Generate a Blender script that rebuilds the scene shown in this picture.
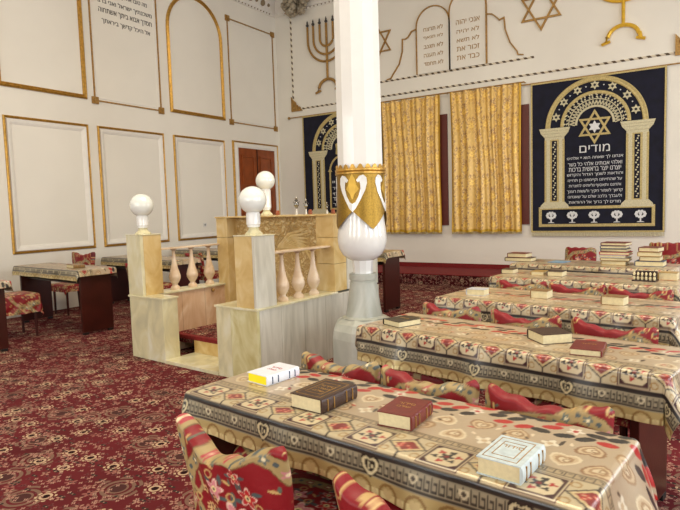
import bpy, bmesh, math, random
import numpy as np
from mathutils import Vector, Matrix
from mathutils.geometry import tessellate_polygon, interpolate_bezier
PI = math.pi
random.seed(7); rng = np.random.RandomState(7)
for o in list(bpy.data.objects): bpy.data.objects.remove(o)
scn = bpy.context.scene
COL = scn.collection

# ---------------------------------------------------------------- camera
cam_data = bpy.data.cameras.new('camera'); cam = bpy.data.objects.new('camera', cam_data); COL.objects.link(cam)
YAW, PITCH, ROLL, FPX = -0.571452, -0.0813168, -0.0306082, 569.74
f_ = Vector((math.sin(YAW)*math.cos(PITCH), math.cos(YAW)*math.cos(PITCH), math.sin(PITCH)))
r_ = Vector((math.cos(YAW), -math.sin(YAW), 0)); u_ = r_.cross(f_)
cr, sr = math.cos(ROLL), math.sin(ROLL)
R_, U_ = r_*cr + u_*sr, u_*cr - r_*sr
cam.matrix_world = Matrix(((R_.x, U_.x, -f_.x, 0), (R_.y, U_.y, -f_.y, 0), (R_.z, U_.z, -f_.z, 1.5), (0, 0, 0, 1)))
cam_data.sensor_width = 36; cam_data.lens = FPX/680*36; cam_data.clip_start = .05
scn.camera = cam
# ---------------------------------------------------------------- world, light, exposure
scn.view_settings.view_transform = 'Standard'; scn.view_settings.look = 'None'
scn.view_settings.gamma = 1; scn.view_settings.use_curve_mapping = False
scn.view_settings.exposure = 0.08
w = bpy.data.worlds.new('world'); scn.world = w; w.use_nodes = True
w.node_tree.nodes['Background'].inputs[0].default_value = (.75, .85, 1, 1)
w.node_tree.nodes['Background'].inputs[1].default_value = 1.0
def area(name, loc, target, sx, sy, power, color):
    d = bpy.data.lights.new(name, 'AREA'); d.shape = 'RECTANGLE'; d.size = sx; d.size_y = sy; d.energy = power; d.color = color
    o = bpy.data.objects.new(name, d); COL.objects.link(o); o.location = loc
    o.rotation_euler = (Vector(target)-Vector(loc)).to_track_quat('-Z', 'Y').to_euler(); return o
for i, yy in enumerate((-1.2, 2.2, 5.6, 9.0)):       # daylight in each window of the east wall
    area('window_daylight', (4.42, yy, 2.5), (0, yy, 2.2), 1.3, 2.6, 115, (.92, .96, 1.0))
for xx in (-6.6, -3.3, 0.0):                         # windows of the wall behind the photographer
    area('window_daylight', (xx, -3.92, 2.5), (xx, 0, 1.9), 1.3, 2.6, 85, (1.0, .98, .93))
area('chandelier_light', (-2.2, 4.0, 6.5), (-2.2, 4.0, 0), 3.5, 3.5, 300, (1.0, .85, .62))

# ---------------------------------------------------------------- materials
def lin(c):
    return tuple(((v/255)/12.92 if v/255 <= .04045 else ((v/255+.055)/1.055)**2.4) for v in c)
def nt(name):
    m = bpy.data.materials.new(name); m.use_nodes = True
    n = m.node_tree; return m, n.nodes, n.links, n.nodes['Principled BSDF']
def mat(name, c, rough=.5, metal=0, var=.06, nscale=12, bump=0, bscale=60, c2=None, spec=None, coat=0):
    m, N, L, b = nt(name)
    tc = N.new('ShaderNodeTexCoord'); no = N.new('ShaderNodeTexNoise'); no.inputs['Scale'].default_value = nscale
    no.inputs['Detail'].default_value = 4
    L.new(tc.outputs['Object'], no.inputs['Vector'])
    mx = N.new('ShaderNodeMixRGB'); a = lin(c); bb = lin(c2) if c2 else tuple(v*(1-var*2.5) for v in a)
    mx.inputs[1].default_value = (*a, 1); mx.inputs[2].default_value = (*bb, 1)
    rp = N.new('ShaderNodeValToRGB'); rp.color_ramp.elements[0].position = .35; rp.color_ramp.elements[1].position = .7
    L.new(no.outputs['Fac'], rp.inputs['Fac']); L.new(rp.outputs['Color'], mx.inputs[0]); L.new(mx.outputs[0], b.inputs['Base Color'])
    b.inputs['Roughness'].default_value = rough; b.inputs['Metallic'].default_value = metal
    if spec is not None: b.inputs['Specular IOR Level'].default_value = spec
    if coat: b.inputs['Coat Weight'].default_value = coat; b.inputs['Coat Roughness'].default_value = .08
    if bump:
        n2 = N.new('ShaderNodeTexNoise'); n2.inputs['Scale'].default_value = bscale; L.new(tc.outputs['Object'], n2.inputs['Vector'])
        bp = N.new('ShaderNodeBump'); bp.inputs['Strength'].default_value = bump; bp.inputs['Distance'].default_value = .01
        L.new(n2.outputs['Fac'], bp.inputs['Height']); L.new(bp.outputs['Normal'], b.inputs['Normal'])
    return m
def marble(name, c, c2, c3, rough=.22, sc=(1, 1, 1), ns=3.0):
    m, N, L, b = nt(name)
    tc = N.new('ShaderNodeTexCoord'); mp = N.new('ShaderNodeMapping'); mp.inputs['Scale'].default_value = sc
    L.new(tc.outputs['Object'], mp.inputs['Vector'])
    no = N.new('ShaderNodeTexNoise'); no.inputs['Scale'].default_value = ns; no.inputs['Detail'].default_value = 8; no.inputs['Distortion'].default_value = 1.2
    L.new(mp.outputs[0], no.inputs['Vector'])
    rp = N.new('ShaderNodeValToRGB'); e = rp.color_ramp.elements
    e[0].position = .3; e[0].color = (*lin(c2), 1); e[1].position = .72; e[1].color = (*lin(c3), 1)
    k = e.new(.5); k.color = (*lin(c), 1); L.new(no.outputs['Fac'], rp.inputs['Fac'])
    L.new(rp.outputs['Color'], b.inputs['Base Color']); b.inputs['Roughness'].default_value = rough
    return m
def attr_mat(name, rough=.45, bump=0, bscale=40, metal=True, sheen=0, coat=0):
    """reads the woven pattern stored on the cloth; alpha marks metallic thread"""
    m, N, L, b = nt(name)
    a = N.new('ShaderNodeVertexColor'); a.layer_name = 'pattern'
    L.new(a.outputs['Color'], b.inputs['Base Color'])
    if metal: L.new(a.outputs['Alpha'], b.inputs['Metallic'])
    b.inputs['Roughness'].default_value = rough
    if sheen: b.inputs['Sheen Weight'].default_value = sheen
    if bump:
        tc = N.new('ShaderNodeTexCoord'); n2 = N.new('ShaderNodeTexNoise'); n2.inputs['Scale'].default_value = bscale
        L.new(tc.outputs['Object'], n2.inputs['Vector'])
        bp = N.new('ShaderNodeBump'); bp.inputs['Strength'].default_value = bump; bp.inputs['Distance'].default_value = .01
        L.new(n2.outputs['Fac'], bp.inputs['Height']); L.new(bp.outputs['Normal'], b.inputs['Normal'])
    if coat: b.inputs['Coat Weight'].default_value = coat; b.inputs['Coat Roughness'].default_value = .22
    return m
M = {}
M['wall'] = mat('wall_paint', (232, 228, 216), .75, var=.02, nscale=1.2)
M['wall_white'] = mat('white_moulding', (232, 228, 219), .6, var=.02)
M['gold'] = mat('gold_paint', (198, 154, 70), .34, .6, var=.15, nscale=25)
M['gold_dull'] = mat('antique_gold', (176, 134, 66), .42, .25, var=.2, nscale=30)
M['gold_bright'] = mat('bright_gold', (236, 190, 60), .28, .4, var=.1, nscale=20)
M['collar'] = mat('brushed_gold', (156, 122, 48), .4, .8, var=.15, nscale=90)
M['gold_bright_matte'] = mat('light_gold_paint', (206, 166, 66), .4, .5)
M['white_gloss'] = mat('white_gloss_paint', (236, 236, 232), .16, var=.01, coat=.5)
M['globe'] = mat('white_glass_globe', (236, 240, 234), .07, var=.01, coat=.8)
M['wood'] = mat('mahogany_board', (66, 22, 15), .3, var=.15, nscale=4, bump=.05)
M['wood_dark'] = mat('dark_wood', (48, 20, 13), .35, var=.15, nscale=6)
M['door_wood'] = mat('door_wood', (150, 74, 32), .35, var=.15, nscale=5)
M['black'] = mat('black_plastic', (18, 16, 16), .5)
M['brown_curtain_edge'] = mat('window_wood', (96, 34, 20), .5)
M['velvet'] = mat('navy_velvet', (16, 18, 40), .9, var=.2, nscale=8)
M['thread_gold'] = mat('gold_embroidery', (204, 184, 122), .5, .15, var=.15, nscale=60, bump=.3, bscale=300)
M['thread_pale'] = mat('pale_embroidery', (216, 208, 172), .6, .05, var=.12, nscale=60, bump=.3, bscale=300)
M['thread_white'] = mat('white_embroidery', (222, 224, 224), .6, var=.05)
M['ink'] = mat('dark_paint_lettering', (62, 56, 52), .6)
M['silver'] = mat('silver', (150, 150, 148), .2, 1, var=.05)
M['plastic_white'] = mat('white_plastic', (228, 226, 220), .4)
M['pages'] = mat('page_edges', (224, 210, 166), .8, var=.05, nscale=60)
M['pages_yellow'] = mat('yellow_page_edges', (250, 232, 20), .6, var=.02)
M['marble_tan'] = marble('tan_marble', (214, 186, 126), (200, 166, 102), (226, 206, 158), sc=(2.5, 2.5, 1.6), ns=2.2)
M['marble_cream'] = marble('cream_marble', (216, 208, 168), (196, 190, 158), (226, 223, 200), sc=(2.5, 2.5, 1.6), ns=2.0)
M['marble_grey'] = marble('grey_marble', (204, 200, 184), (184, 180, 164), (220, 217, 203), sc=(4, 4, .6), ns=2.2)
M['marble_green'] = marble('pale_green_marble', (206, 198, 148), (186, 172, 116), (222, 218, 178), sc=(2.5, 2.5, 1.4), ns=2.2)
M['marble_pink'] = marble('pink_marble', (218, 184, 150), (200, 160, 122), (232, 208, 178), sc=(2, 2, 1), ns=2.5)
M['marble_ped'] = marble('pedestal_marble', (178, 180, 168), (158, 160, 148), (200, 200, 190), sc=(1, 1, .6), ns=3, rough=.3)
M['joint'] = mat('stone_joint', (140, 116, 78), .8)
M['baluster'] = marble('peach_marble', (226, 202, 172), (206, 176, 142), (240, 224, 200), ns=4)
M['carpet_red'] = mat('red_carpet_edge', (128, 22, 24), .9, var=.15, nscale=40)

def carpet(name, base, k=1.0, dark=(38, 18, 18)):
    m, N, L, b = nt(name)
    g = N.new('ShaderNodeNewGeometry')
    def mth(op, *a):
        n = N.new('ShaderNodeMath'); n.operation = op
        for i, v in enumerate(a):
            if isinstance(v, (int, float)): n.inputs[i].default_value = v
            else: L.new(v, n.inputs[i])
        return n.outputs[0]
    def mix(f, c1, c2):
        n = N.new('ShaderNodeMixRGB'); L.new(f, n.inputs[0])
        for i, c in ((1, c1), (2, c2)):
            if isinstance(c, tuple): n.inputs[i].default_value = (*lin(c), 1)
            else: L.new(c, n.inputs[i])
        return n.outputs[0]
    def layer(col, sc, pet, r0, amp, colr, core, off=0, rnd=.7, ring=None, keep=0.0):
        mp = N.new('ShaderNodeMapping'); mp.inputs['Scale'].default_value = (sc*k, sc*k, 0); mp.inputs['Location'].default_value = (off, off*.7, off*.3)
        L.new(POS, mp.inputs['Vector'])
        v = N.new('ShaderNodeTexVoronoi'); v.voronoi_dimensions = '2D'; v.inputs['Scale'].default_value = 1; v.inputs['Randomness'].default_value = rnd
        L.new(mp.outputs[0], v.inputs['Vector'])
        s = N.new('ShaderNodeVectorMath'); s.operation = 'SUBTRACT'; L.new(mp.outputs[0], s.inputs[0]); L.new(v.outputs['Position'], s.inputs[1])
        x = N.new('ShaderNodeSeparateXYZ'); L.new(s.outputs[0], x.inputs[0])
        th = mth('ARCTAN2', x.outputs[1], x.outputs[0])
        rr = mth('ADD', mth('MULTIPLY', mth('COSINE', mth('MULTIPLY', th, pet)), amp), r0)
        sc_ = N.new('ShaderNodeSeparateColor'); L.new(v.outputs['Color'], sc_.inputs[0])
        on = mth('GREATER_THAN', sc_.outputs[0], keep)
        d = v.outputs['Distance']
        f = mth('MULTIPLY', mth('LESS_THAN', d, rr), on)
        if ring:
            f = mth('MULTIPLY', f, mth('GREATER_THAN', mth('SINE', mth('MULTIPLY', d, ring)), -.2))
        col = mix(f, col, colr)
        return mix(mth('MULTIPLY', mth('LESS_THAN', d, r0*.36), on), col, core)
    sx_ = N.new('ShaderNodeSeparateXYZ'); L.new(g.outputs['Position'], sx_.inputs[0]); cx_ = N.new('ShaderNodeCombineXYZ')
    L.new(sx_.outputs[0], cx_.inputs[0]); L.new(mth('ADD', sx_.outputs[1], sx_.outputs[2]), cx_.inputs[1]); POS = cx_.outputs[0]
    no = N.new('ShaderNodeTexNoise'); no.inputs['Scale'].default_value = 2.3*k; no.inputs['Detail'].default_value = 6; L.new(g.outputs['Position'], no.inputs['Vector'])
    col = mix(no.outputs['Fac'], tuple(min(255, int(v*1.1)) for v in base), tuple(int(v*.66) for v in base))
    col = layer(col, 17, 3, .22, .12, (102, 54, 54), (52, 22, 26), 2.1, 1, keep=.3)
    col = layer(col, 2.6, 6, .33, .07, (120, 92, 78), (74, 44, 42), .3, .6, ring=64, keep=.3)
    col = layer(col, 11, 4, .20, .13, (158, 118, 102), base, 5.2, .9, keep=.42)
    col = layer(col, 8.5, 5, .22, .10, (140, 88, 80), (60, 26, 30), 3.3, .9, keep=.55)
    col = layer(col, 4.4, 8, .23, .07, (188, 162, 132), dark, 1.7, .9, ring=62, keep=.45)
    col = layer(col, 12, 2, .16, .13, (54, 46, 42), (158, 124, 104), 8.2, 1, keep=.5)
    col = layer(col, 22, 4, .2, .1, (170, 132, 116), (104, 50, 50), 9.7, 1, keep=.55)
    L.new(col, b.inputs['Base Color']); b.inputs['Roughness'].default_value = .95
    b.inputs['Specular IOR Level'].default_value = .1
    return m
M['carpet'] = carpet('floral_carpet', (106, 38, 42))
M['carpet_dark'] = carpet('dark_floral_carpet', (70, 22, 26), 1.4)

# ---------------------------------------------------------------- mesh helpers
def link(name, me, m=None, parent=None):
    o = bpy.data.objects.new(name, me); COL.objects.link(o)
    if m is not None: me.materials.append(m)
    if parent is not None: o.parent = parent
    return o
def tag(o, label=None, cat=None, group=None, kind=None):
    if label: o['label'] = label
    if cat: o['category'] = cat
    if group: o['group'] = group
    if kind: o['kind'] = kind
    return o
def thing(name, label, cat, loc=(0, 0, 0), rz=0, group=None):
    o = bpy.data.objects.new(name, None); COL.objects.link(o); o.location = loc; o.rotation_euler = (0, 0, rz)
    o.empty_display_size = .05
    return tag(o, label, cat, group)
class MB:
    def __init__(s): s.b = bmesh.new()
    def box(s, x0, x1, y0, y1, z0, z1, bev=0, mtx=None):
        vs = [s.b.verts.new((x, y, z)) for x in (x0, x1) for y in (y0, y1) for z in (z0, z1)]
        fs = [s.b.faces.new([vs[i] for i in q]) for q in ((0, 1, 3, 2), (4, 6, 7, 5), (0, 4, 5, 1), (2, 3, 7, 6), (0, 2, 6, 4), (1, 5, 7, 3))]
        if mtx is not None:
            for v in vs: v.co = mtx @ v.co
        if bev:
            ed = list({e for f in fs for e in f.edges})
            bmesh.ops.bevel(s.b, geom=ed, offset=bev, segments=2, affect='EDGES', profile=.6)
        return s
    def lathe(s, prof, seg=24, c=(0, 0, 0), rot=0, cap=True, fx=None):
        rings = []
        for r, z in prof:
            rings.append([s.b.verts.new((c[0]+r*math.cos(2*PI*i/seg+rot), c[1]+r*math.sin(2*PI*i/seg+rot), c[2]+z)) for i in range(seg)])
        for a, b2 in zip(rings, rings[1:]):
            for i in range(seg): s.b.faces.new((a[i], a[(i+1) % seg], b2[(i+1) % seg], b2[i]))
        if cap: s.b.faces.new(rings[0][::-1]); s.b.faces.new(rings[-1])
        return s
    def poly(s, pts, f, h0, h1):
        """outline (list of 2-D points) made into a plate between heights h0 and h1; f maps (a,b,h) to space"""
        lo = [s.b.verts.new(f(a, b, h0)) for a, b in pts]; hi = [s.b.verts.new(f(a, b, h1)) for a, b in pts]
        n = len(pts)
        fc = [s.b.faces.new(hi), s.b.faces.new(lo[::-1])]
        for i in range(n): s.b.faces.new((lo[i], lo[(i+1) % n], hi[(i+1) % n], hi[i]))
        return s
    def sweep(s, pts, f, prof, closed=False):
        """moulding: profile [(offset, height)] along a 2-D path with mitred corners"""
        n = len(pts); rows = []
        for i, p in enumerate(pts):
            p = Vector(p)
            a = Vector(pts[(i-1) % n]) if (closed or i) else None
            b2 = Vector(pts[(i+1) % n]) if (closed or i < n-1) else None
            d1 = (p-a).normalized() if a is not None else (b2-p).normalized()
            d2 = (b2-p).normalized() if b2 is not None else d1
            n1 = Vector((-d1.y, d1.x)); n2 = Vector((-d2.y, d2.x)); m = (n1+n2)
            m = m.normalized() if m.length > 1e-4 else n1
            k = 1/max(.35, m.dot(n1))
            rows.append([s.b.verts.new(f(*(p+m*(o*k)), h)) for o, h in prof])
        R = range(n if closed else n-1)
        for i in R:
            a, b2 = rows[i], rows[(i+1) % n]
            for j in range(len(prof)-1): s.b.faces.new((a[j], b2[j], b2[j+1], a[j+1]))
        if not closed:
            s.b.faces.new(rows[0]); s.b.faces.new(rows[-1][::-1])
        return s
    def tube(s, pts, r, seg=10, cap=True):
        pts = [Vector(p) for p in pts]; rings = []
        rr = r if isinstance(r, (list, tuple)) else [r]*len(pts)
        up = Vector((0, 0, 1))
        for i, p in enumerate(pts):
            d = ((pts[min(i+1, len(pts)-1)]-pts[max(i-1, 0)])).normalized()
            x = d.cross(up if abs(d.dot(up)) < .95 else Vector((1, 0, 0))).normalized(); y = d.cross(x)
            rings.append([s.b.verts.new(p+(x*math.cos(2*PI*k/seg)+y*math.sin(2*PI*k/seg))*rr[i]) for k in range(seg)])
        for a, b2 in zip(rings, rings[1:]):
            for k in range(seg): s.b.faces.new((a[k], a[(k+1) % seg], b2[(k+1) % seg], b2[k]))
        if cap: s.b.faces.new(rings[0][::-1]); s.b.faces.new(rings[-1])
        return s
    def ball(s, c, r, sq=(1, 1, 1), seg=24):
        m = Matrix.Translation(c) @ Matrix.Diagonal((r*sq[0], r*sq[1], r*sq[2], 1))
        bmesh.ops.create_uvsphere(s.b, u_segments=seg, v_segments=max(6, seg//2), radius=1, matrix=m); return s
    def build(s, name, m=None, parent=None, smooth=False):
        bmesh.ops.recalc_face_normals(s.b, faces=s.b.faces)
        me = bpy.data.meshes.new(name); s.b.to_mesh(me); s.b.free()
        if smooth:
            me.polygons.foreach_set('use_smooth', [True]*len(me.polygons))
            if smooth != 'all': me.set_sharp_from_angle(angle=math.radians(40))
        return link(name, me, m, parent)
def gridmesh(name, P, C, m, parent=None, closed_u=False):
    """P (h,w,3) points, C (h,w,4) woven colours"""
    h, w_ = P.shape[:2]; me = bpy.data.meshes.new(name)
    i = np.arange(h*w_).reshape(h, w_)
    q = np.stack([i[:-1, :-1], i[:-1, 1:], i[1:, 1:], i[1:, :-1]], -1).reshape(-1, 4)
    me.vertices.add(h*w_); me.vertices.foreach_set('co', P.astype(np.float32).ravel())
    me.loops.add(q.size); me.loops.foreach_set('vertex_index', q.ravel().astype(np.int32))
    me.polygons.add(len(q)); me.polygons.foreach_set('loop_start', np.arange(0, q.size, 4, dtype=np.int32))
    me.polygons.foreach_set('use_smooth', np.ones(len(q), bool))
    me.update(calc_edges=True); me.validate()
    if C is not None:
        a = me.color_attributes.new('pattern', 'FLOAT_COLOR', 'POINT'); a.data.foreach_set('color', C.astype(np.float32).ravel())
    return link(name, me, m, parent)
class Canvas:
    """a woven pattern: colours drawn in metres, sampled by the cloth meshes"""
    def __init__(s, W, H, res, base, metal=0):
        s.W, s.H, s.res = W, H, res; s.nx, s.ny = int(W/res)+1, int(H/res)+1
        s.x, s.y = np.meshgrid(np.arange(s.nx)*res, np.arange(s.ny)*res)
        s.c = np.zeros((s.ny, s.nx, 4)); s.c[..., :3] = lin(base); s.c[..., 3] = metal
    def fill(s, m, col, metal=0):
        s.c[m] = (*lin(col), metal)
    def stamp(s, cx, cy, r, fn, col, metal=0):
        k = s.res
        x0, x1 = max(0, int((cx-r)/k)), min(s.nx, int((cx+r)/k)+2); y0, y1 = max(0, int((cy-r)/k)), min(s.ny, int((cy+r)/k)+2)
        if x0 >= x1 or y0 >= y1: return
        m = fn(s.x[y0:y1, x0:x1]-cx, s.y[y0:y1, x0:x1]-cy)
        s.c[y0:y1, x0:x1][m] = (*lin(col), metal)
    def disc(s, cx, cy, r, col, metal=0): s.stamp(cx, cy, r, lambda x, y: x*x+y*y < r*r, col, metal)
    def ring(s, cx, cy, r, w, col, metal=0): s.stamp(cx, cy, r, lambda x, y: (x*x+y*y < r*r) & (x*x+y*y > (r-w)**2), col, metal)
    def ell(s, cx, cy, a, b, ang, col, metal=0):
        ca, sa = math.cos(ang), math.sin(ang)
        s.stamp(cx, cy, max(a, b), lambda x, y: ((x*ca+y*sa)/a)**2+((-x*sa+y*ca)/b)**2 < 1, col, metal)
    def flower(s, cx, cy, r, col, core, pet=6, ph=0, metal=0):
        s.stamp(cx, cy, r*1.1, lambda x, y: np.hypot(x, y) < r*(.74+.26*np.cos(pet*(np.arctan2(y, x)+ph))), col, metal)
        s.disc(cx, cy, r*.34, core)
    def heart(s, cx, cy, r, col, up=1, fill=True, w=.25, metal=0):
        def fn(x, y):
            X = x/r*1.15; Y = up*y/r*1.15+.1
            v = (X*X+Y*Y-1*.72)**3-X*X*Y*Y*Y
            X2 = X/(1-w); Y2 = (Y)/(1-w); v2 = (X2*X2+Y2*Y2-.72)**3-X2*X2*Y2*Y2*Y2
            return (v < 0) if fill else ((v < 0) & (v2 > 0))
        s.stamp(cx, cy, r*1.2, fn, col, metal)
    def band(s, pts, w, col, metal=0):
        """thick polyline"""
        for (ax, ay), (bx, by) in zip(pts, pts[1:]):
            n = max(1, int(math.hypot(bx-ax, by-ay)/(w*.35)))
            for i in range(n+1): s.disc(ax+(bx-ax)*i/n, ay+(by-ay)*i/n, w/2, col, metal)
    def sample(s, x, y):
        fx = np.clip(x/s.res, 0, s.nx-1.001); fy = np.clip(y/s.res, 0, s.ny-1.001)
        i, j = fx.astype(int), fy.astype(int); a, b = (fx-i)[..., None], (fy-j)[..., None]; c = s.c
        return c[j, i]*(1-a)*(1-b)+c[j, i+1]*a*(1-b)+c[j+1, i]*(1-a)*b+c[j+1, i+1]*a*b
def textmesh(s, name, m, parent, f, width=None, height=.1, align='C', depth=.004, ox=0, oy=0, bold=0):
    """right-to-left line of lettering mapped by f(a,b,h)"""
    cu = bpy.data.curves.new(name, 'FONT'); cu.body = s[::-1]; cu.size = 1
    t = bpy.data.objects.new(name, cu); COL.objects.link(t)
    bpy.context.view_layer.update()
    cv = t.to_curve(bpy.context.evaluated_depsgraph_get()); loops = []
    for sp in cv.splines:
        bp = sp.bezier_points; P = []
        for i in range(len(bp)):
            a, b = bp[i], bp[(i+1) % len(bp)]
            straight = ((a.handle_right-a.co).cross(b.co-a.co)).length < 1e-6 and ((b.handle_left-b.co).cross(b.co-a.co)).length < 1e-6
            P += [a.co.copy()] if straight else interpolate_bezier(a.co, a.handle_right, b.handle_left, b.co, 4)[:-1]
        ar = sum(P[i].x*P[(i+1) % len(P)].y-P[(i+1) % len(P)].x*P[i].y for i in range(len(P)))
        if len(P) > 2: loops.append((P, ar))
    t.to_curve_clear(); bpy.data.objects.remove(t); bpy.data.curves.remove(cu)
    allp = [p for P, _ in loops for p in P]
    if not allp: return None
    x0, x1 = min(p.x for p in allp), max(p.x for p in allp); y0, y1 = min(p.y for p in allp), max(p.y for p in allp)
    sy = height/(y1-y0); sx = (width/(x1-x0)) if width else sy
    V, F = [], []
    for k, (P, ar) in enumerate(loops):
        if ar > 0: continue
        bx = (min(p.x for p in P), max(p.x for p in P))
        holes = [Q for Q, a2 in loops if a2 > 0 and bx[0] < Q[0].x < bx[1]]
        polys = [P]+holes; h = depth*(1+.08*(k % 3))+.001
        g = lambda p, hh: f((p.x-(x0+x1)/2)*sx+ox, (p.y-(y0+y1)/2)*sy+oy, hh)
        flat = [p for q in polys for p in q]; b0 = len(V); n = len(flat)
        V += [g(p, h) for p in flat]+[g(p, 0) for p in flat]
        F += [tuple(b0+i for i in tri) for tri in tessellate_polygon(polys)]
        o = b0
        for q in polys:
            m_ = len(q); F += [(o+i, o+(i+1) % m_, o+(i+1) % m_+n, o+i+n) for i in range(m_)]; o += m_
    me = bpy.data.meshes.new(name); me.from_pydata(V, [], F); me.update()
    return link(name, me, m, parent)
def copy_tree(o, parent=None):
    c = o.copy(); COL.objects.link(c); c.parent = parent
    for ch in o.children: copy_tree(ch, c)
    return c

# ================================================================ the room
XW, YB, ZC = -8.826, 11.14, 6.75
def struct(name, mb, m, smooth=False): return tag(mb.build(name, m, smooth=smooth), kind='structure')
LW = lambda a, b, h: (XW+h, a, b)          # on the west wall: a along y, b height, h off the wall
BW = lambda a, b, h: (a, YB-h, b)          # on the north wall
struct('floor', MB().box(XW-.2, 4.6, -4.2, YB+.2, -.1, 0), M['carpet'])
struct('ceiling', MB().box(XW-.2, 4.6, -4.2, YB+.2, ZC, ZC+.15), M['wall_white'])
struct('wall_left', MB().box(XW-.2, XW, -4.2, YB+.2, 0, ZC), M['wall'])
struct('wall_back', MB().box(XW, 4.6, YB, YB+.2, 0, ZC), M['wall'])
def pierced(name, along, fixed0, fixed1, a0, a1, holes, z0, z1):
    mb = MB(); cur = a0
    bx = (lambda p, q, u, v: mb.box(fixed0, fixed1, p, q, u, v)) if along == 'y' else (lambda p, q, u, v: mb.box(p, q, fixed0, fixed1, u, v))
    for c in holes:
        bx(cur, c-.75, 0, ZC); bx(c-.75, c+.75, 0, z0); bx(c-.75, c+.75, z1, ZC); cur = c+.75
    bx(cur, a1, 0, ZC); struct(name, mb, M['wall'])
pierced('wall_right', 'y', 4.4, 4.6, -4.0, YB, (-1.2, 2.2, 5.6, 9.0), 1.1, 3.9)
pierced('wall_front', 'x', -4.1, -3.9, XW, 4.4, (-6.6, -3.3, 0.0), 1.1, 3.9)
# carpeted step along the north wall
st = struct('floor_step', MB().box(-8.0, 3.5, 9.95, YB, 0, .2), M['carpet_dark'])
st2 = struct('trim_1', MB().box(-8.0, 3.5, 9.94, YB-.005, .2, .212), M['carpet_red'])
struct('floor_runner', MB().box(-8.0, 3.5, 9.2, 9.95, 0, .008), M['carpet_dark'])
st3 = struct('baseboard_back', MB().box(XW, 4.4, YB-.02, YB, .212, .30), M['carpet_red'])
# ---- mouldings
def gold_prof(w, h): return [(-w/2, 0), (-w/2, h*.6), (-w*.15, h), (w*.1, h*.55), (w*.3, h*.8), (w/2, h*.5), (w/2, 0)]
tn = [1]
def trim(mb, m, smooth=False):
    tn[0] += 1; return struct('trim_%d' % tn[0], mb, m, smooth)
rect = lambda a0, a1, b0, b1: [(a0, b0), (a1, b0), (a1, b1), (a0, b1)]
for a0, a1 in ((2.9, 4.3), (4.57, 5.96), (6.14, 7.56), (7.8, 9.21)):
    trim(MB().sweep(rect(a0+.015, a1-.015, .975, 3.025), LW, gold_prof(.038, .03), True), M['gold'])
    trim(MB().sweep(rect(a0+.085, a1-.085, 1.045, 2.955), LW, [(-.04, 0), (-.04, .03), (0, .022), (.02, .012), (.04, 0)], True), M['wall_white'])
for a0, a1 in ((2.9, 4.3), (4.55, 5.945)):
    trim(MB().sweep(rect(a0, a1, 3.5, 6.0), LW, gold_prof(.068, .045), True), M['gold'])
arc = [(8.52+.72*math.cos(t), 5.12+.72*math.sin(t)) for t in np.linspace(0, PI, 25)]
trim(MB().sweep([(7.80, 3.51), (9.24, 3.51)]+arc, LW, gold_prof(.068, .045), True), M['gold'])
for a0, a1, b1 in ((6.13, 7.54, 5.69), (9.47, 11.0, 5.69)):
    trim(MB().sweep(rect(a0, a1, 3.47, b1), LW, [(-.012, 0), (-.012, .018), (.012, .018), (.012, 0)], True), M['gold_dull'])
    trim(MB().sweep(rect(a0+.05, a1-.05, 3.52, b1-.05), LW, [(-.012, 0), (-.008, .008), (.008, .008), (.012, 0)], True), M['wall_white'])
    mb = MB()
    for a in (a0, a1):
        for b in (3.47, b1):
            mb.poly(rect(a-.06, a+.06, b-.06, b+.06), LW, 0, .03)
            mb.poly([(a+.045*math.cos(t), b+.045*math.sin(t)) for t in np.linspace(0, 2*PI, 9)[:-1]], LW, .03, .045)
    trim(mb, M['gold_dull'])
# twisted rope mouldings
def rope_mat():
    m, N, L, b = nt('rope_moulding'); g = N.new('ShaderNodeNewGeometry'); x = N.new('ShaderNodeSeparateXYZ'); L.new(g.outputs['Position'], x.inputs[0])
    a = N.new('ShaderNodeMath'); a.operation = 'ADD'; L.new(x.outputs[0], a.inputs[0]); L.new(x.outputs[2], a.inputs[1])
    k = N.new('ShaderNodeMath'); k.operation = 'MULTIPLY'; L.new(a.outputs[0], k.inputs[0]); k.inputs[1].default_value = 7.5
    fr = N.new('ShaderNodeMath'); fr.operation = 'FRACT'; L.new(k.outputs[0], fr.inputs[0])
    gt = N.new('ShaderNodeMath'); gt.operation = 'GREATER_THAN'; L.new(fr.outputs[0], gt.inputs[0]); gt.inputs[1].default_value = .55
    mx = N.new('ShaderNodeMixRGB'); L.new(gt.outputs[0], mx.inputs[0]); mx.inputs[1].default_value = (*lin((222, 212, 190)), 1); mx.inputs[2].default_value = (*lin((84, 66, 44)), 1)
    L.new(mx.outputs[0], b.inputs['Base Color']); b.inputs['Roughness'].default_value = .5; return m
M['rope'] = rope_mat()
rp_ = [(-.02, 0), (-.014, .02), (0, .028), (.014, .02), (.02, 0)]
trim(MB().sweep([(-8.35, 6.1), (-8.35, 3.89), (0.9, 3.89), (.9, 6.1)], BW, rp_), M['rope'], True)
trim(MB().sweep([(-5.98, 4.20), (-2.74, 4.20)], BW, rp_), M['rope'], True)
for cx, sgn in ((-8.35, 1), (-.42, 1)):      # gilded corner leaves of the rope border
    mb = MB(); c = (cx, 3.89)
    mb.poly([(c[0]-.05, c[1]-.05), (c[0]+.26, c[1]-.05), (c[0]+.2, c[1]+.05), (c[0]+.1, c[1]+.08), (c[0]+.08, c[1]+.16), (c[0]+.03, c[1]+.2), (c[0]-.05, c[1]+.3)], BW, .002, .035)
    for k in range(4): mb.ball(BW(c[0]+.03+.05*k, c[1]+.17-.05*k, .035), .028, seg=8)
    trim(mb, M['gold_dull'], True)
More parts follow.
